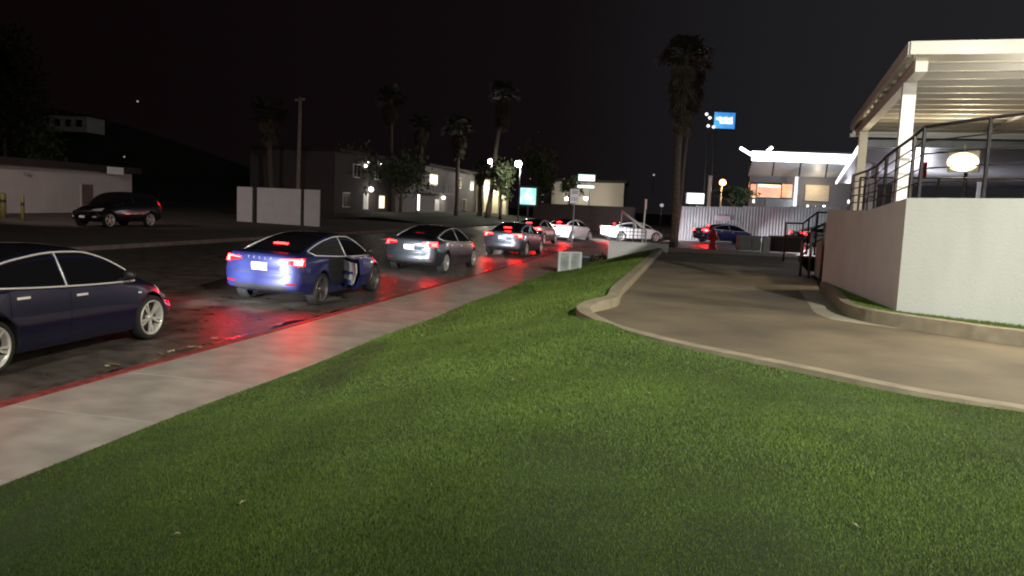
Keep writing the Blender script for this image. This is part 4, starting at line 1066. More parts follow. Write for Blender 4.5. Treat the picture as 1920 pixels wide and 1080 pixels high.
# motel along the street
FT = -34.5
def FA(s, z, o=0.0): return ST(s, FT + o, z)
def s_at(px):
    lo, hi = 40, 200
    for _ in range(50):
        mid = (lo + hi) / 2; p = FA(mid, 5)
        q = Vector((p.x, p.y, 5 - CAM_H)); x = 960 + CAM_F * q.dot(_R) / q.dot(_F)
        lo, hi = (mid, hi) if x < px else (lo, mid)
    return lo
M_motel = mat('grey_lilac_stucco', (.19, .17, .175), .85, var=.08, scale=.7)
mo = thing('motel', 'long two storey motel wing with a few lit windows behind the trees', 'building', FA(100, .3))
M_motd = mat('brown_motel_wall', (.075, .062, .06), .9, var=.1)
sa, sb, sc_, sd = s_at(628), s_at(735), s_at(797), s_at(897)
for (s0, s1, zt) in ((sa, sb, 6.6), (sb + .02, sc_ - .02, 5.6), (sc_, sd, 6.7)):
    b = MB(); b.prism([FA(s0, 0)[:2], FA(s1, 0)[:2], FA(s1, 0, -9)[:2], FA(s0, 0, -9)[:2]], 0, zt); b.build('wall', M_motd if s0 == sa else M_motel, mo, world=True)
    b = MB(); b.prism([FA(s0 - .4, 0, .7)[:2], FA(s1 + (.4 if s1 == sd else -.0), 0, .7)[:2], FA(s1 + (.4 if s1 == sd else 0), 0, -9.5)[:2], FA(s0 - .4, 0, -9.5)[:2]], zt + .004, zt + .28 + (.003 if s0 == sb else 0)); b.build('roof', M_dark, mo, world=True)
b = MB(); b.bar(FA(sc_ - 2, 3.35, .5), FA(sc_ + 8, 3.35, .5), 1.0, .18); b.build('balcony', M_motel, mo, world=True)
for k in range(9):
    p = FA(sc_ - 2 + 1.25 * k, 3.4, .97); b = MB(); b.bar(p, p + Vector((0, 0, 1.0)), .06, .06, up=(1, 0, 0)); b.build('baluster', M_motel, mo, world=True)
b = MB(); b.bar(FA(sc_ - 2, 4.42, .97), FA(sc_ + 8, 4.42, .97), .07, .07); b.build('balcony_rail', M_motel, mo, world=True)
M_win = emi('lit_window', (1.0, .86, .55), 1.6); M_winb = emi('bright_window', (1.0, .95, .82), 5); M_wind = emi('dim_window', (.9, .8, .7), .16)
wins = [(812, 4.6, 3.2, 1.3, M_win), (860, 4.6, 2.2, 1.3, M_glassd), (884, 4.4, 1.8, 1.3, M_wind), (686, 1.4, 1.3, 1.5, M_wind), (716, 1.5, 1.5, 1.3, M_win), (785, 1.3, .7, 1.9, M_winb), (820, 1.3, 1.8, 1.4, M_wind), (872, 1.4, 2.0, 1.5, M_glassd), (650, 1.6, 1.6, 1.3, M_glassd), (668, 4.6, 1.6, 1.2, M_glassd), (708, 4.6, 1.6, 1.2, M_glassd)]
for px, z, w, h, mm in wins:
    s = s_at(px); b = MB(); b.bar(FA(s - w / 2, z + h / 2 - .2, .02), FA(s + w / 2, z + h / 2 - .2, .02), .12, h + .16); f_ = b.build('window', M_white, mo, world=True)
    for du in ((-.25, .25) if w > 1.2 else (0,)):
        ww = w * (.5 if w > 1.2 else 1) - .1
        b = MB(); b.bar(FA(s + du * w - ww / 2, z + h / 2 - .2, .06), FA(s + du * w + ww / 2, z + h / 2 - .2, .06), .08, h); b.build('pane', mm, f_, world=True)
M_bulb = emi('porch_lamp_glass', (1.0, .93, .82), 14)
def porch(px, py, o, label, r_=.17):
    s = s_at(px); Y = FA(s, 0).y; p = at(px, py, Y - .6); t = thing('porch_lamp', label, 'lamp', p, 0, 'porch lamps on the motel')
    b = MB(); b.lathe([(0, -r_), (r_ * .8, -r_ * .6), (r_, 0), (r_ * .8, r_ * .6), (0, r_)], 12); b.build('globe', M_bulb, t)
    b = MB(); b.bar((0, 0, r_ * .9), (0, .7, r_ * 1.2), .05, .05); b.build('bracket', M_grey, t)
for px, py, lab, r_ in ((696, 355, 'bright round porch lamp beside the left motel door', .24), (686, 311, 'small upper porch lamp of the left motel wing', .13), (690, 305, 'tiny topmost porch lamp of the left motel wing', .09), (832, 371, 'round porch lamp on the right motel wing', .2), (714, 307, 'faint upper porch lamp near the dark tree', .09)):
    porch(px, py, .4, lab, r_)
point('motel_porch', FA(s_at(696), 2.6, 1.6), 60, (1, .92, .85)); point('motel_porch', FA(s_at(832), 2.3, 1.6), 70, (1, .9, .8))

# bright colonnade beyond the motel and the far beige building
lc = thing('lit_annexe', 'brightly lit yellow white annexe behind the two palm trunks', 'building', at(915, 390, 128))
M_annex = mat('annexe_plaster', (.6, .55, .38), .8, var=.08)
p, q = at(893, 385, 128), at(952, 385, 128); zt = at(920, 338, 128).z
b = MB(); wall_rect(b, (p.x, p.y, 0), (q.x, q.y, 0), 0, zt); b.build('wall', M_annex, lc, world=True)
for px in (893, 905, 921, 936, 951):
    p = at(px, 380, 126.5); b = MB(); b.bar((p.x, p.y, 0), (p.x, p.y, zt), .35, .35, up=(1, 0, 0)); b.build('column', M_annex, lc, world=True)
p, q = at(890, 380, 126), at(955, 380, 126)
b = MB(); b.bar((p.x, p.y + .8, zt + .2), (q.x, q.y + .8, zt + .2), 3.2, .4); b.build('roof', M_dark, lc, world=True)
p = at(912, 352, 126.9); point('annexe_lamp', p - Vector((0, .2, 0)), 700, (1, .93, .75)); p = at(940, 356, 126.8); point('annexe_lamp', p - Vector((0, .2, 0)), 500, (1, .93, .7))
bb = thing('beige_building', 'plain beige flat building behind the two part lit sign', 'building', at(1110, 390, 112))
p, q = at(1040, 390, 116), at(1168, 390, 110); zt = at(1110, 342, 112).z; M_beige = mat('beige_render', (.46, .41, .34), .85, var=.06, scale=.4)
b = MB(); b.prism([p[:2], q[:2], (q + Vector((2, 12, 0)))[:2], (p + Vector((0, 12, 0)))[:2]], -.1, zt); b.build('wall', M_beige, bb, world=True)
b = MB(); b.prism([(p + Vector((-.2, -.3, 0)))[:2], (q + Vector((.3, -.3, 0)))[:2], (q + Vector((2.3, 12.3, 0)))[:2], (p + Vector((-.2, 12.3, 0)))[:2]], zt, zt + .35); b.build('parapet', M_dark, bb, world=True)
for px in (1058, 1096):
    p = at(px, 384, 111.5); b = MB(); b.box((p.x, p.y + 1.2, 1.2), (1.6, 1.5, 2.3)); b.build('doorway', M_beige, bb, world=True)
p = at(1062, 366, 112.2); point('wall_lamp', p - Vector((0, .5, 0)), 260, (1, .93, .8)); p = at(1100, 372, 110.0); point('wall_lamp', p, 160, (1, .9, .75)); p = at(1150, 340, 100); point('wall_lamp', p, 200, (1, .92, .8))
for px, py, Y, lab in ((1063, 373, 112, 'bright wall lamp left of the parking sign on the beige building'), (1098, 372, 110.3, 'small wall lamp right of the parking sign on the beige building')):
    p = at(px, py, Y); t = thing('wall_lamp', lab, 'lamp', p); b = MB(); b.box((0, 0, 0), (.5, .3, .3), rx=.3); b.build('lamp_glass', M_bulb, t); b = MB(); b.box((0, .2, .2), (.6, .5, .08)); b.build('hood', M_grey, t)
# brown hedge wall in front of it
p, q = at(1000, 404, 78), at(1190, 404, 78); b = MB(); wall_rect(b, (p.x, p.y, 0), (q.x, q.y, 0), 0, at(1080, 384, 78).z, .4)
one('garden_wall', b, mat('brown_garden_wall', (.06, .042, .038), .9, var=.3), 'low dark brown garden wall below the beige building', 'wall')
# lawn bank in front of the motel
b = MB(); b.add([ST(70, T_FAR - 2.5, .2), ST(128, T_FAR - 2.5, .2), ST(128, FT + 1, .9), ST(70, FT + 1, .9)], [(0, 3, 2, 1)]); b.f = [(0, 1, 2, 3)]
one('grass_bank', b, mat('dark_lawn', (.022, .032, .012), .95, var=.3, scale=.5), None, None, kind='structure')

# street lamps
def street_lamp(px, py, Y, label, watts, r_, z0=.2):
    h = at(px, py, Y); t = thing('street_lamp', label, 'street lamp', (h.x, h.y, z0), 0, 'street lamps by the annexe')
    H = h.z - z0
    b = MB(); b.tube([(.25, 0, 0), (.25, 0, H + .35), (.2, 0, H + .45)], [.09, .06, .05], 8); b.build('pole', M_grey, t)
    b = MB(); b.bar((.22, 0, H + .42), (-.25, -.2, H + .32), .2, .12); hd = b.build('lamp_head', M_grey, t)
    b = MB(); b.lathe([(0, H - r_), (r_ * .8, H - r_ * .6), (r_, H), (r_ * .7, H + r_ * .7), (0, H + r_)], 14); b.build('lamp_glass', M_lampc, t)
    point('street_lamp_light', (h.x, h.y - .5, h.z - .4), watts, (1, .95, .84), .2)
street_lamp(972, 307, 100, 'street lamp with the largest white glare, above the teal sign', 1500, .42)
street_lamp(919, 303, 118, 'smaller glaring street lamp left of the largest one', 600, .32)

# signs
def lit_box(name, label, cat, px0, py0, px1, py1, Y, emit, frame, fw=.12, post=None, dep=.35, band=None, post_m=None):
    a = at(px0, py0, Y); c = at(px1, py1, Y); t = thing(name, label, cat, ((a.x + c.x) / 2, Y, .1)); cx, cz = (a.x + c.x) / 2, (a.z + c.z) / 2; w, h = c.x - a.x, a.z - c.z
    b = MB(); b.box((cx, Y + dep / 2, cz), (w + 2 * fw, dep, h + 2 * fw)); b.build('cabinet', frame, t, world=True)
    b = MB(); b.box((cx, Y - .012, cz), (w, .03, h)); b.build('face', emit, t, world=True)
    for p in (post or []):
        q = at(p, py1, Y); b = MB(); b.bar((q.x, Y + dep / 2, 0), (q.x, Y + dep / 2, c.z - fw * .9), .14, .14, up=(1, 0, 0)); b.build('post', post_m or M_steel, t, world=True)
    return t, cx, cz, w, h
M_tealf = mat('dark_green_cabinet', (.01, .06, .05), .5, var=.1)
def face_mat(name, c0, c1, s, scale, rot=(0, 0, 0)):
    M = mat(name, (.5, .5, .5), .4, emit=(1, 1, 1), es=s); n = M.node_tree; bsdf = n.nodes['Principled BSDF']
    t = n.nodes.new('ShaderNodeTexCoord'); g = n.nodes.new('ShaderNodeTexNoise'); g.inputs['Scale'].default_value = scale; n.links.new(t.outputs['Object'], g.inputs['Vector'])
    r = n.nodes.new('ShaderNodeValToRGB'); r.color_ramp.elements[0].position = .4; r.color_ramp.elements[1].position = .6
    r.color_ramp.elements[0].color = (*c0, 1); r.color_ramp.elements[1].color = (*c1, 1); n.links.new(g.outputs['Fac'], r.inputs[0]); n.links.new(r.outputs[0], bsdf.inputs['Emission Color']); return M
lit_box('lit_sign', 'square teal and white lit sign on a short post below the large street lamp', 'sign', 976, 352, 1004, 384, 74, face_mat('teal_face', (.25, .85, .70), (.8, 1, .97), 1.25, 1.2), M_tealf, .16, [990])
t, cx, cz, w, h = lit_box('lit_sign', 'two part pale teal lit sign on a thin post', 'sign', 1085, 327, 1115, 340, 80, face_mat('pale_face', (.75, 1, .96), (.9, 1, 1), 1.6, 1), M_tealf, .1, [1107], post_m=M_roofm)
a_, c_ = at(1083, 347, 79.8), at(1114, 353, 79.8); b = MB(); b.box(((a_.x + c_.x) / 2, 79.9, (a_.z + c_.z) / 2), (c_.x - a_.x, .25, a_.z - c_.z)); b.build('lower_face', _mats['pale_face'], t, world=True)
# parking sign
p = at(1072, 463, 43.8); q = at(1081, 357, 43.8)
ps = thing('parking_sign', 'white and red parking sign on a slim post at the kerb', 'sign', (p.x, p.y, .13))
b = MB(); b.tube([(p.x, p.y, .1), (p.x + .02, p.y, q.z)], .035, 8); b.build('post', M_grey, ps, world=True)
zc_ = at(1081, 368, 43.8).z; b = MB(); b.box((p.x + .02, p.y - .045, zc_), (.48, .03, .76), .05); pf = b.build('plate', M_white, ps, world=True)
M_redp = mat('sign_red_print', (.35, .05, .05), .5, var=.1)
b = MB()
for z, hgt in ((.27, .04), (.17, .05), (-.1, .03), (-.2, .03)): b.box((p.x + .02, p.y - .066, zc_ + z), (.34, .006, hgt), .05)
b.build('print', M_redp, pf, world=True)

# trees
def tree(px, py, Y, ch, cw, z0, label, seed, n=900, sz=.28, m=None, sq=.8, group='street trees across the road'):
    c = at(px, py, Y); t = thing('tree', label, 'tree', (c.x, c.y, z0), 0, group); H = c.z - z0
    b = MB(); leaf_cloud(b, (0, 0, H), cw, n, sz, seed, (1, .9, ch / cw)); b.build('crown', m or M_leaf, t)
    r = random.Random(seed); b = MB(); b.tube([(0, 0, -.1), (.1, 0, H * .4), (-.05, .1, H * .8)], [.22, .16, .1], 7)
    for k in range(5):
        a = r.uniform(0, 6.3); b.tube([(0.05, 0, H * (.4 + .08 * k)), (math.cos(a) * cw * .55, math.sin(a) * cw * .5, H * (.75 + .08 * k))], [.08, .03], 5)
    b.build('trunk', M_bark, t)
tree(752, 325, 92, 2.6, 3.4, .5, 'broad dark tree with a forked trunk before the motel', 11, 1400)
tree(655, 308, 85, 2.6, 3.2, .5, 'dark tree over the left motel wing', 12, 1200)
tree(1012, 322, 88, 3.0, 2.2, .3, 'lamp lit tree right of the large street lamp', 13, 1000)
tree(940, 338, 104, 2.6, 2.0, .3, 'lamp lit greenish tree between the two street lamps', 14, 900)
tree(1068, 352, 100, 1.5, 1.5, .2, 'small round dark tree before the beige building', 15, 500, .22)
tree(4, 150, 68, 5.2, 3.2, .6, 'dark tall tree cut off by the left edge of the picture', 16, 1500, .26, m=mat('dark_olive_leaf', (.022, .024, .012), .8, var=.4))
tree(615, 352, 82, 1.2, 1.3, .4, 'small dark bushy tree right of the pale enclosure', 17, 400, .2)
tree(1378, 368, 70, .9, 1.6, .2, 'small olive tree lit by the orange lamp behind the fence', 18, 600, .2, group='trees behind the fence')
tree(60, 262, 75, 3, 4, .8, 'bare branched dark tree above the low white building', 19, 500, .3)

def fan(mb, base, d, size, n, droop, seed):
    r = random.Random(seed); d = Vector(d).normalized(); s = d.cross(Vector((0, 0, 1)))
    if s.length < .05: s = Vector((1, 0, 0))
    s.normalize(); u = s.cross(d)
    hub = Vector(base) + d * size * .45
    mb.bar(base, hub, size * .02, size * .02)
    for k in range(n):
        a = (k / (n - 1) - .5) * 2.5; dd = (d * math.cos(a) + s * math.sin(a)).normalized(); L = size * (.62 - .12 * abs(a) / 1.25) * r.uniform(.85, 1.1)
        w = size * .045; wv = dd.cross(u).normalized() * w
        mid = hub + dd * L * .6; tip = hub + dd * L + Vector((0, 0, -droop * L))
        mb.add([hub, mid + wv, tip, mid - wv], [(0, 1, 2, 3)])
def palm(px, py, Y, z0, basepx, crown, skirt, label, seed, tr=.3, det=26, group='tall fan palms'):
    c = at(px, py, Y); bx = at(basepx[0], basepx[1], Y); t = thing('palm_tree', label, 'palm tree', (bx.x, bx.y, z0), 0, group)
    H = c.z - z0; dx = c.x - bx.x; r = random.Random(seed)
    prof = [(dx * u + .05 * math.sin(u * 9), .03 * math.sin(u * 7), H * u) for u in np.linspace(0, 1, 15)]
    b = MB(); b.tube(prof, [tr * (1.25 - .55 * u ** .5) * (1 + .05 * math.sin(k * 2.1)) for k, u in enumerate(np.linspace(0, 1, 15))], 10); b.build('trunk', M_bark, t)
    top = Vector((dx, 0, H)); b = MB()
    for k in range(det):
        a = r.uniform(0, 6.283); e = r.uniform(-.35, 1.25); fan(b, top, (math.cos(a) * math.cos(e), math.sin(a) * math.cos(e), math.sin(e)), crown * r.uniform(.8, 1.1), 9, .35, seed * 100 + k)
    b.build('crown', M_frond, t)
    if skirt:
        b = MB()
        for k in range(int(det * 2.6)):
            a = r.uniform(0, 6.283); u = r.random(); z = H - skirt * u * .85
            fan(b, (dx + math.cos(a) * .1, math.sin(a) * .1, z), (math.cos(a) * .55, math.sin(a) * .55, -1), crown * (.95 - .35 * u) * r.uniform(.7, 1.05), 8, .1, seed * 311 + k)
        b.build('skirt', M_dead, t)
palm(1284, 105, 40, 0, (1262, 460), 1.45, 3.8, 'tallest fan palm with a thick dead skirt beyond the driveway end', 21, .20, 30)
palm(1304, 120, 60, 0, (1266, 440), 1.7, 3.5, 'second fan palm close behind the tallest one', 22, .18, 22)
palm(732, 185, 92, .4, (737, 392), 2.0, 2.6, 'slim fan palm rising over the dark tree before the motel', 23, .24)
palm(944, 178, 105, .3, (914, 392), 2.4, 4.2, 'shaggy fan palm above the two street lamps', 24, .32)
palm(862, 240, 100, .4, (855, 395), 2.2, 3.4, 'fan palm in front of the right motel wing', 25, .26)
palm(505, 215, 70, .4, (508, 380), 1.9, 2.2, 'dim fan palm left of the utility pole', 26, .24)
palm(902, 318, 110, .3, (899, 392), 1.6, 1.8, 'short palm with a dark trunk before the bright annexe', 27, .34, 18)
palm(790, 235, 115, .4, (793, 385), 2.2, 2.8, 'dim fan palm behind the motel roof', 28, .26)
# ================================================================== RIGHT BACKGROUND
# corrugated fence
f0, f1 = at(1262, 386, 63.5), at(1575, 391, 62.5)
fe = thing('corrugated_fence', 'pale corrugated metal fence of wide panels behind the blue sedan', 'fence', (f0.x, f0.y, 0))
M_corr = mat('corrugated_panel', (.31, .31, .325), .55, metal=.1, var=.1, scale=1.5)
N = 7; L = (f1 - f0).length / N; dv = (f1 - f0); dv.z = 0; dv.normalize(); nv = Vector((dv.y, -dv.x, 0))
for i in range(N):
    p = f0 + (f1 - f0) * (i / N); b = MB(); k = 30; vs = []
    zt = p.z + .02 * i
    for j in range(k + 1):
        u = (L - .1) * j / k; o = (.035 if (j // 2) % 2 else 0); q = p + dv * (u + .05) + nv * o; vs += [(q.x, q.y, .05), (q.x, q.y, zt)]
    b.add(vs, [(2 * j, 2 * j + 2, 2 * j + 3, 2 * j + 1) for j in range(k)]); b.build('panel', M_corr, fe, world=True)
    b = MB(); b.bar((p.x, p.y + .03, 0), (p.x, p.y + .03, zt + .06), .07, .07, up=(1, 0, 0)); b.build('post', M_grey, fe, world=True)
a_, c_ = at(1340, 404, 63), at(1368, 414, 63)
b = MB(); b.box(((a_.x + c_.x) / 2, 63.0, (a_.z + c_.z) / 2), (c_.x - a_.x, .04, a_.z - c_.z)); fp = one('notice_plate', b, mat('pale_pink_notice', (.72, .60, .66), .5, var=.05), 'pale pink notice plate on the corrugated fence', 'notice')
b = MB()
for z in (.10, .0, -.10): b.box(((a_.x + c_.x) / 2, 62.97, (a_.z + c_.z) / 2 + z), ((c_.x - a_.x) * .8, .012, .035))
b.build('print', mat('mauve_print', (.35, .22, .28), .6, var=.1), fp)
lit_box('lit_sign', 'plain white lit box sign above the left end of the corrugated fence', 'sign', 1289, 362, 1319, 382, 66, emi('white_sign_face', (1, 1, 1), 2.2), M_grey, .06, [1297, 1311], .3)
# blue pole sign
bs, cx, cz, w, h = lit_box('pole_sign', 'tall blue lit sign with white lettering on two dark poles', 'sign', 1340, 210, 1377, 242, 84, face_mat('blue_face', (.0, .20, .75), (.01, .42, .85), 1.0, .5), M_steel, .10, [1343, 1330], .5)
M_wl = emi('white_sign_print', (1, 1, 1), 1.5)
b = MB(); L0 = -w * .42
for k in range(9):   # two soft rows of white letters, too blurred to read
    x0 = cx - w * .38 + k * w * .09; hh_ = .22 + .10 * ((k * 7) % 3)
    b.box((x0, 83.955, cz + h * .10), (.13, .02, hh_)); 
    if k > 1: b.box((x0 + .03, 83.955, cz - h * .12), (.14, .02, .26))
b.build('lettering', M_wl, bs, world=True)
for px, py in ((1325, 214), (1331, 221), (1328, 236), (1338, 238)):
    p = at(px, py, 83.6); b = MB(); b.lathe([(0, -.17), (.15, -.08), (.17, 0), (.15, .08), (0, .17)], 10, 'Z', p); b.build('sign_lamp', M_wl, bs, world=True)
p0, p1 = at(1322, 226, 84), at(1343, 226, 84)
for z in (-.7, 0, .7):
    b = MB(); b.bar(p0 + Vector((0, .2, z)), p1 + Vector((0, .2, z)), .1, .1); b.build('bracket', M_steel, bs, world=True)
# orange lamp and pale pole
p = at(1355, 342, 76); ol = thing('street_lamp', 'orange glowing lamp on a short pole behind the fence', 'street lamp', (p.x, p.y, 0))
b = MB(); b.tube([(0, .2, 0), (0, .2, p.z + .2)], .07, 8); b.build('pole', M_grey, ol); b = MB(); b.lathe([(0, p.z - .30), (.26, p.z - .2), (.32, p.z), (.24, p.z + .2), (0, p.z + .3)], 12); b.build('lamp_glass', M_lampo, ol)
point('orange_lamp_light', (p.x, p.y - .6, p.z - .2), 450, (1, .55, .22))
p = at(1332, 332, 74); b = MB(); b.tube([(p.x, p.y, 0), (p.x, p.y, p.z)], .16, 8); pp_ = thing('pole', 'pale pinkish pole left of the orange lamp', 'pole', (p.x, p.y, 0)); b.build('shaft', mat('pink_beige_paint', (.5, .4, .36), .7, var=.1), pp_, world=True)
b = MB(); b.lathe([(0, 0), (.2, 0), (.2, .12), (0, .16)], 10, 'Z', (p.x, p.y, p.z)); b.build('cap', M_grey, pp_, world=True)

# restaurant with the glowing fascia
Y0 = 66.0
re = thing('restaurant', 'restaurant with a glowing white fascia and orange lit windows', 'building', at(1490, 390, Y0))
def RP(px, py, Y): return at(px, py, Y)
M_led = emi('led_fascia', (.93, .94, 1.0), 5.5)
a0, a1 = RP(1410, 292, Y0), RP(1600, 299, Y0); dz = .74
b = MB(); b.bar(a0, a1, .14, dz); b.build('fascia', M_led, re, world=True)
for (x0, y0, x1, y1, Y2) in ((1388, 277, 1409, 290, 66.3), (1437, 285, 1448, 276, 66.2)):
    b = MB(); b.bar(RP(x0, y0, Y2), RP(x1, y1, Y2), .14, .22); b.build('light_fin', M_led, re, world=True)
px_f = [1410, 1452, 1502, 1552, 1602]; px_b = [1402, 1448, 1498, 1548, 1598]
M_sof = mat('soffit_panel', (.42, .43, .46), .5, metal=.15, var=.08)
for i in range(4):
    q = [RP(px_f[i] + 1, 302 + i, Y0 + .1), RP(px_f[i + 1] - 1.5, 303 + i, Y0 + .1), RP(px_b[i + 1] - 1.5, 331 + i, Y0 + 6), RP(px_b[i] + 1, 330 + i, Y0 + 6)]
    b = MB(); b.add(q + [p + Vector((0, 0, .12)) for p in q], [(0, 3, 2, 1), (4, 5, 6, 7), (0, 1, 5, 4), (1, 2, 6, 5), (2, 3, 7, 6), (3, 0, 4, 7)]); b.build('soffit_panel', M_sof, re, world=True)
q = [RP(1408, 284, Y0 + .12), RP(1602, 288, Y0 + .12), RP(1602, 326, Y0 + 6.2), RP(1402, 324, Y0 + 6.2)]
b = MB(); b.add(q + [p + Vector((0, 0, .1)) for p in q], [(0, 3, 2, 1), (4, 5, 6, 7), (0, 1, 5, 4), (1, 2, 6, 5), (2, 3, 7, 6), (3, 0, 4, 7)]); b.build('roof', M_dark, re, world=True)
p, q = RP(1404, 385, Y0 + 6), RP(1600, 385, Y0 + 6); zt = RP(1480, 332, Y0 + 6).z
b = MB(); wall_rect(b, (p.x, p.y, 0), (q.x, q.y, 0), 0, zt + .1, .2); b.build('wall', mat('restaurant_wall', (.16, .15, .16), .8, var=.12), re, world=True)
def rect(mb, px0, py0, px1, py1, Y, d): a = at(px0, py0, Y); c = at(px1, py1, Y); mb.box(((a.x + c.x) / 2, Y - d / 2, (a.z + c.z) / 2), (c.x - a.x, d, a.z - c.z))
b = MB(); rect(b, 1405, 341, 1487, 374, Y0 + 5.98, .1); wf = b.build('window', M_steel, re, world=True)
M_ora = face_mat('orange_interior', (.85, .18, .02), (1.0, .40, .09), 1.0, .55)
for x0, x1 in ((1408, 1416), (1420, 1463), (1467, 1484)):
    b = MB(); rect(b, x0, 345, x1, 371, Y0 + 5.87, .04); b.build('pane', M_ora, wf, world=True)
b = MB(); rect(b, 1422, 346, 1462, 351, Y0 + 5.8, .05); b.build('ceiling_lamp', emi('warm_tube', (1, .85, .5), 2.5), wf, world=True)
b = MB(); rect(b, 1510, 346, 1552, 378, Y0 + 5.98, .12); b.build('lit_wall_panel', mat('tan_panel', (.55, .45, .32), .8, var=.1), re, world=True)
p = RP(1493, 331, Y0 + 2); b = MB(); b.bar((p.x, p.y, 0), (p.x, p.y, p.z), .30, .30, up=(1, 0, 0)); b.build('column', M_white, re, world=True)
p = RP(1530, 352, Y0 + 5); point('restaurant_lamp', p - Vector((0, .4, 0)), 90, (1, .85, .6))
for px, py, lab in ((1413, 377, 'small warm lamp at the foot of the orange window'), (1514, 387, 'small white lamp at the fence top below the tan panel'), (1545, 388, 'small white lamp furthest right on the fence top'), (1591, 378, 'square white lamp under the corrugated canopy')):
    p = at(px, py, 64); t = thing('garden_lamp', lab, 'lamp', p, 0, 'small lamps along the fence top'); b = MB(); b.lathe([(0, -.16), (.09, -.14), (.09, .12), (0, .14)], 8); b.build('lamp_glass', mat('garden_lamp_glass', (.8, .8, .75), .4, emit=(1, .93, .8), es=1.6), t)
    if 'tan panel' in lab or 'rightmost' in lab or 'corrugated' in lab: point('garden_lamp_light', (p.x, p.y + .25, p.z + .3), 480, (.93, .95, 1.0), .1)
    b = MB(); b.tube([(0, .05, -.9), (0, .05, -.1)], .03, 6); b.build('stake', M_steel, t)
# dark parapet block on the restaurant terrace
b = MB(); rect(b, 1432, 372, 1482, 389, 65, .6); one('parapet', b, M_grey, 'grey parapet block below the orange window', 'parapet')

# corrugated long canopy between terrace and restaurant
U0, ZB = Vector((11.0, 26.2, 0)), 4.68; UL = 31.0; uk = Vector((math.sin(.352), math.cos(.352), 0)); un = Vector((uk.y, -uk.x, 0))
def UP(u, v, z): p = U0 + uk * u + un * v; return Vector((p.x, p.y, z))
ca = thing('carport_canopy', 'long grey corrugated canopy edged with white light behind the terrace', 'canopy', U0)
M_deck = mat('galvanised_deck', (.46, .45, .48), .4, metal=.3, var=.1, scale=2)
for i in range(38):
    u = i * UL / 38; b = MB(); b.prism([UP(u, 0, 0)[:2], UP(u, 13, 0)[:2], UP(u + .50, 13, 0)[:2], UP(u + .50, 0, 0)[:2]], ZB, ZB + .05); b.build('deck_plank', M_deck, ca, world=True)
b = MB(); b.prism([UP(0, .1, 0)[:2], UP(0, 13, 0)[:2], UP(UL, 13, 0)[:2], UP(UL, .1, 0)[:2]], ZB + .10, ZB + .18); b.build('roof', M_dark, ca, world=True)
b = MB(); b.bar(UP(-.02, -.05, ZB + .02), UP(UL, -.05, ZB + .02), .07, .15); b.build('light_edge', emi('led_edge', (.93, .93, 1.0), 3.2), ca, world=True)
b = MB(); b.bar(UP(-.06, 0, ZB + .04), UP(-.06, 13, ZB + .04), .1, .22); b.build('fascia', M_grey, ca, world=True)
for u, v in ((9, .9), (22, .9), (9, 7), (22, 7)):
    b = MB(); p = UP(u, v, 0); b.bar((p.x, p.y, 0), (p.x, p.y, ZB), .18, .18, up=uk); b.build('column', M_white, ca, world=True)
p = UP(14, 3, 2.6); point('carport_bounce', p, 1100, (.92, .92, 1.0), .4)  # added cool fill for the canopy underside; its stand is made up
dl = thing('fill_stand', 'cool work light on a stand under the corrugated canopy', 'lamp', (p.x, p.y, 0)); b = MB(); b.tube([(0, 0, 0), (0, 0, 2.45)], .03, 6); b.build('stand', M_steel, dl); b = MB(); b.box((0, 0, 2.5), (.3, .2, .1)); b.build('lamp_head', M_grey, dl)
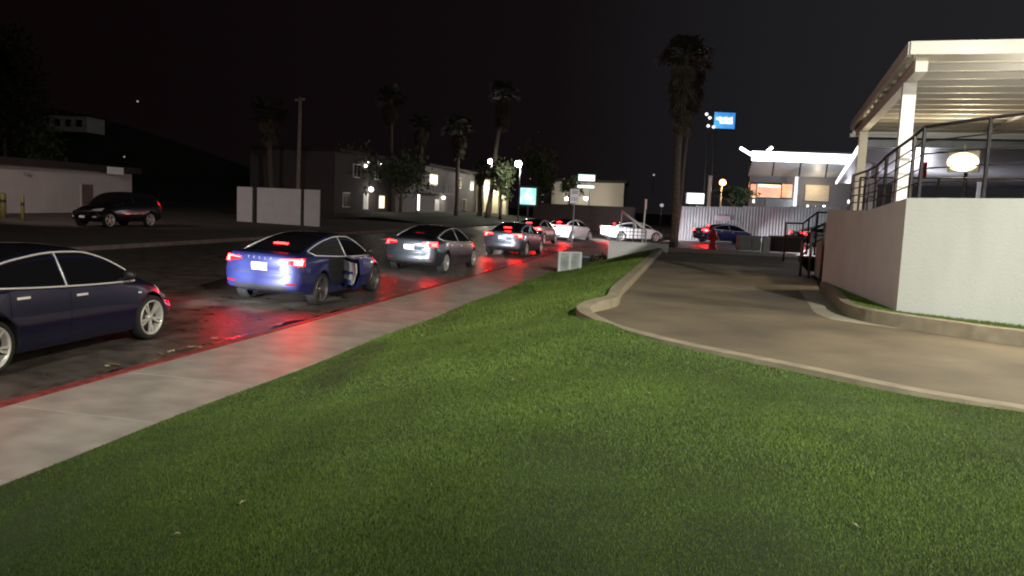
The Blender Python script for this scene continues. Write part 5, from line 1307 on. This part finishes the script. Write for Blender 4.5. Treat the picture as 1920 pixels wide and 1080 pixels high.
# low building in the dark below the canopy
b = MB(); p = UP(24, 1.5, 0); q = UP(8, 13, 0); b.prism([UP(16, 3, 0)[:2], UP(16, 13, 0)[:2], UP(26, 13, 0)[:2], UP(26, 3, 0)[:2]], 0, 2.7); one('kiosk', b, mat('dark_kiosk', (.035, .034, .04), .7, var=.2), 'dark low kiosk below the corrugated canopy', 'building')
p = at(1730, 320, 24); b = MB(); b.box((p.x, p.y, p.z), (.22, .05, .5)); rs = thing('red_sign', 'small red sign seen through the terrace railing', 'sign', p); b.build('plate', M_hyd, rs, world=True); b = MB(); b.bar((p.x, p.y + .05, 2.3), (p.x, p.y + .05, p.z + .25), .03, .03, up=(1, 0, 0)); b.build('post', M_steel, rs, world=True)
# distant faint lights
for px, py, Y, r_, lab in ((1226, 328, 120, .16, 'faint far light in the dark right of the beige building'), (1241, 385, 90, .22, 'small far white sign light beside the tall palm'), (258, 190, 130, .16, 'single faint light high on the dark hillside'), (233, 294, 110, .11, 'faint light above the end of the low white building')):
    p = at(px, py, Y); t = thing('distant_lamp', lab, 'lamp', p); b = MB(); b.lathe([(0, -r_), (r_ * .8, -r_ * .5), (r_, 0), (r_ * .8, r_ * .5), (0, r_)], 10); b.build('globe', mat('faint_lamp', (.5, .5, .48), .4, emit=(1, .96, .9), es=.35), t)
    b = MB(); b.tube([(0, .1, -3), (0, .1, 0)], .04, 6); b.build('pole', M_steel, t)
# street lamp left of the picture that lights the far side of the road
ll = thing('street_lamp', 'tall street lamp on the far pavement left of the picture', 'street lamp', (-24.2, 33, .2)); b = MB(); b.tube([(0, 0, 0), (0, 0, 7.2)], [.1, .06], 8); b.build('pole', M_grey, ll); b = MB(); b.box((.2, .1, 7.2), (.6, .25, .12)); b.build('lamp_head', M_grey, ll)
spot('far_side_lamp', (-23.9, 33.1, 7.05), (-24, 50, 1.0), 3000, (1.0, .78, .74), 74, 1.0, .2)
ll = thing('street_lamp', 'street lamp over the bend hidden behind the terrace canopy', 'street lamp', (24.6, 52, .1)); b = MB(); b.tube([(0, 0, 0), (0, 0, 7.3)], [.1, .06], 8); b.build('pole', M_grey, ll); b = MB(); b.box((-.3, .1, 7.3), (.7, .25, .12)); b.build('lamp_head', M_grey, ll)
spot('bend_fill', (24.2, 52.1, 7.2), (17, 60, 0), 1100, (.92, .96, 1.0), 120, .8, .2)  # hidden fill light, added to brighten the corrugated fence
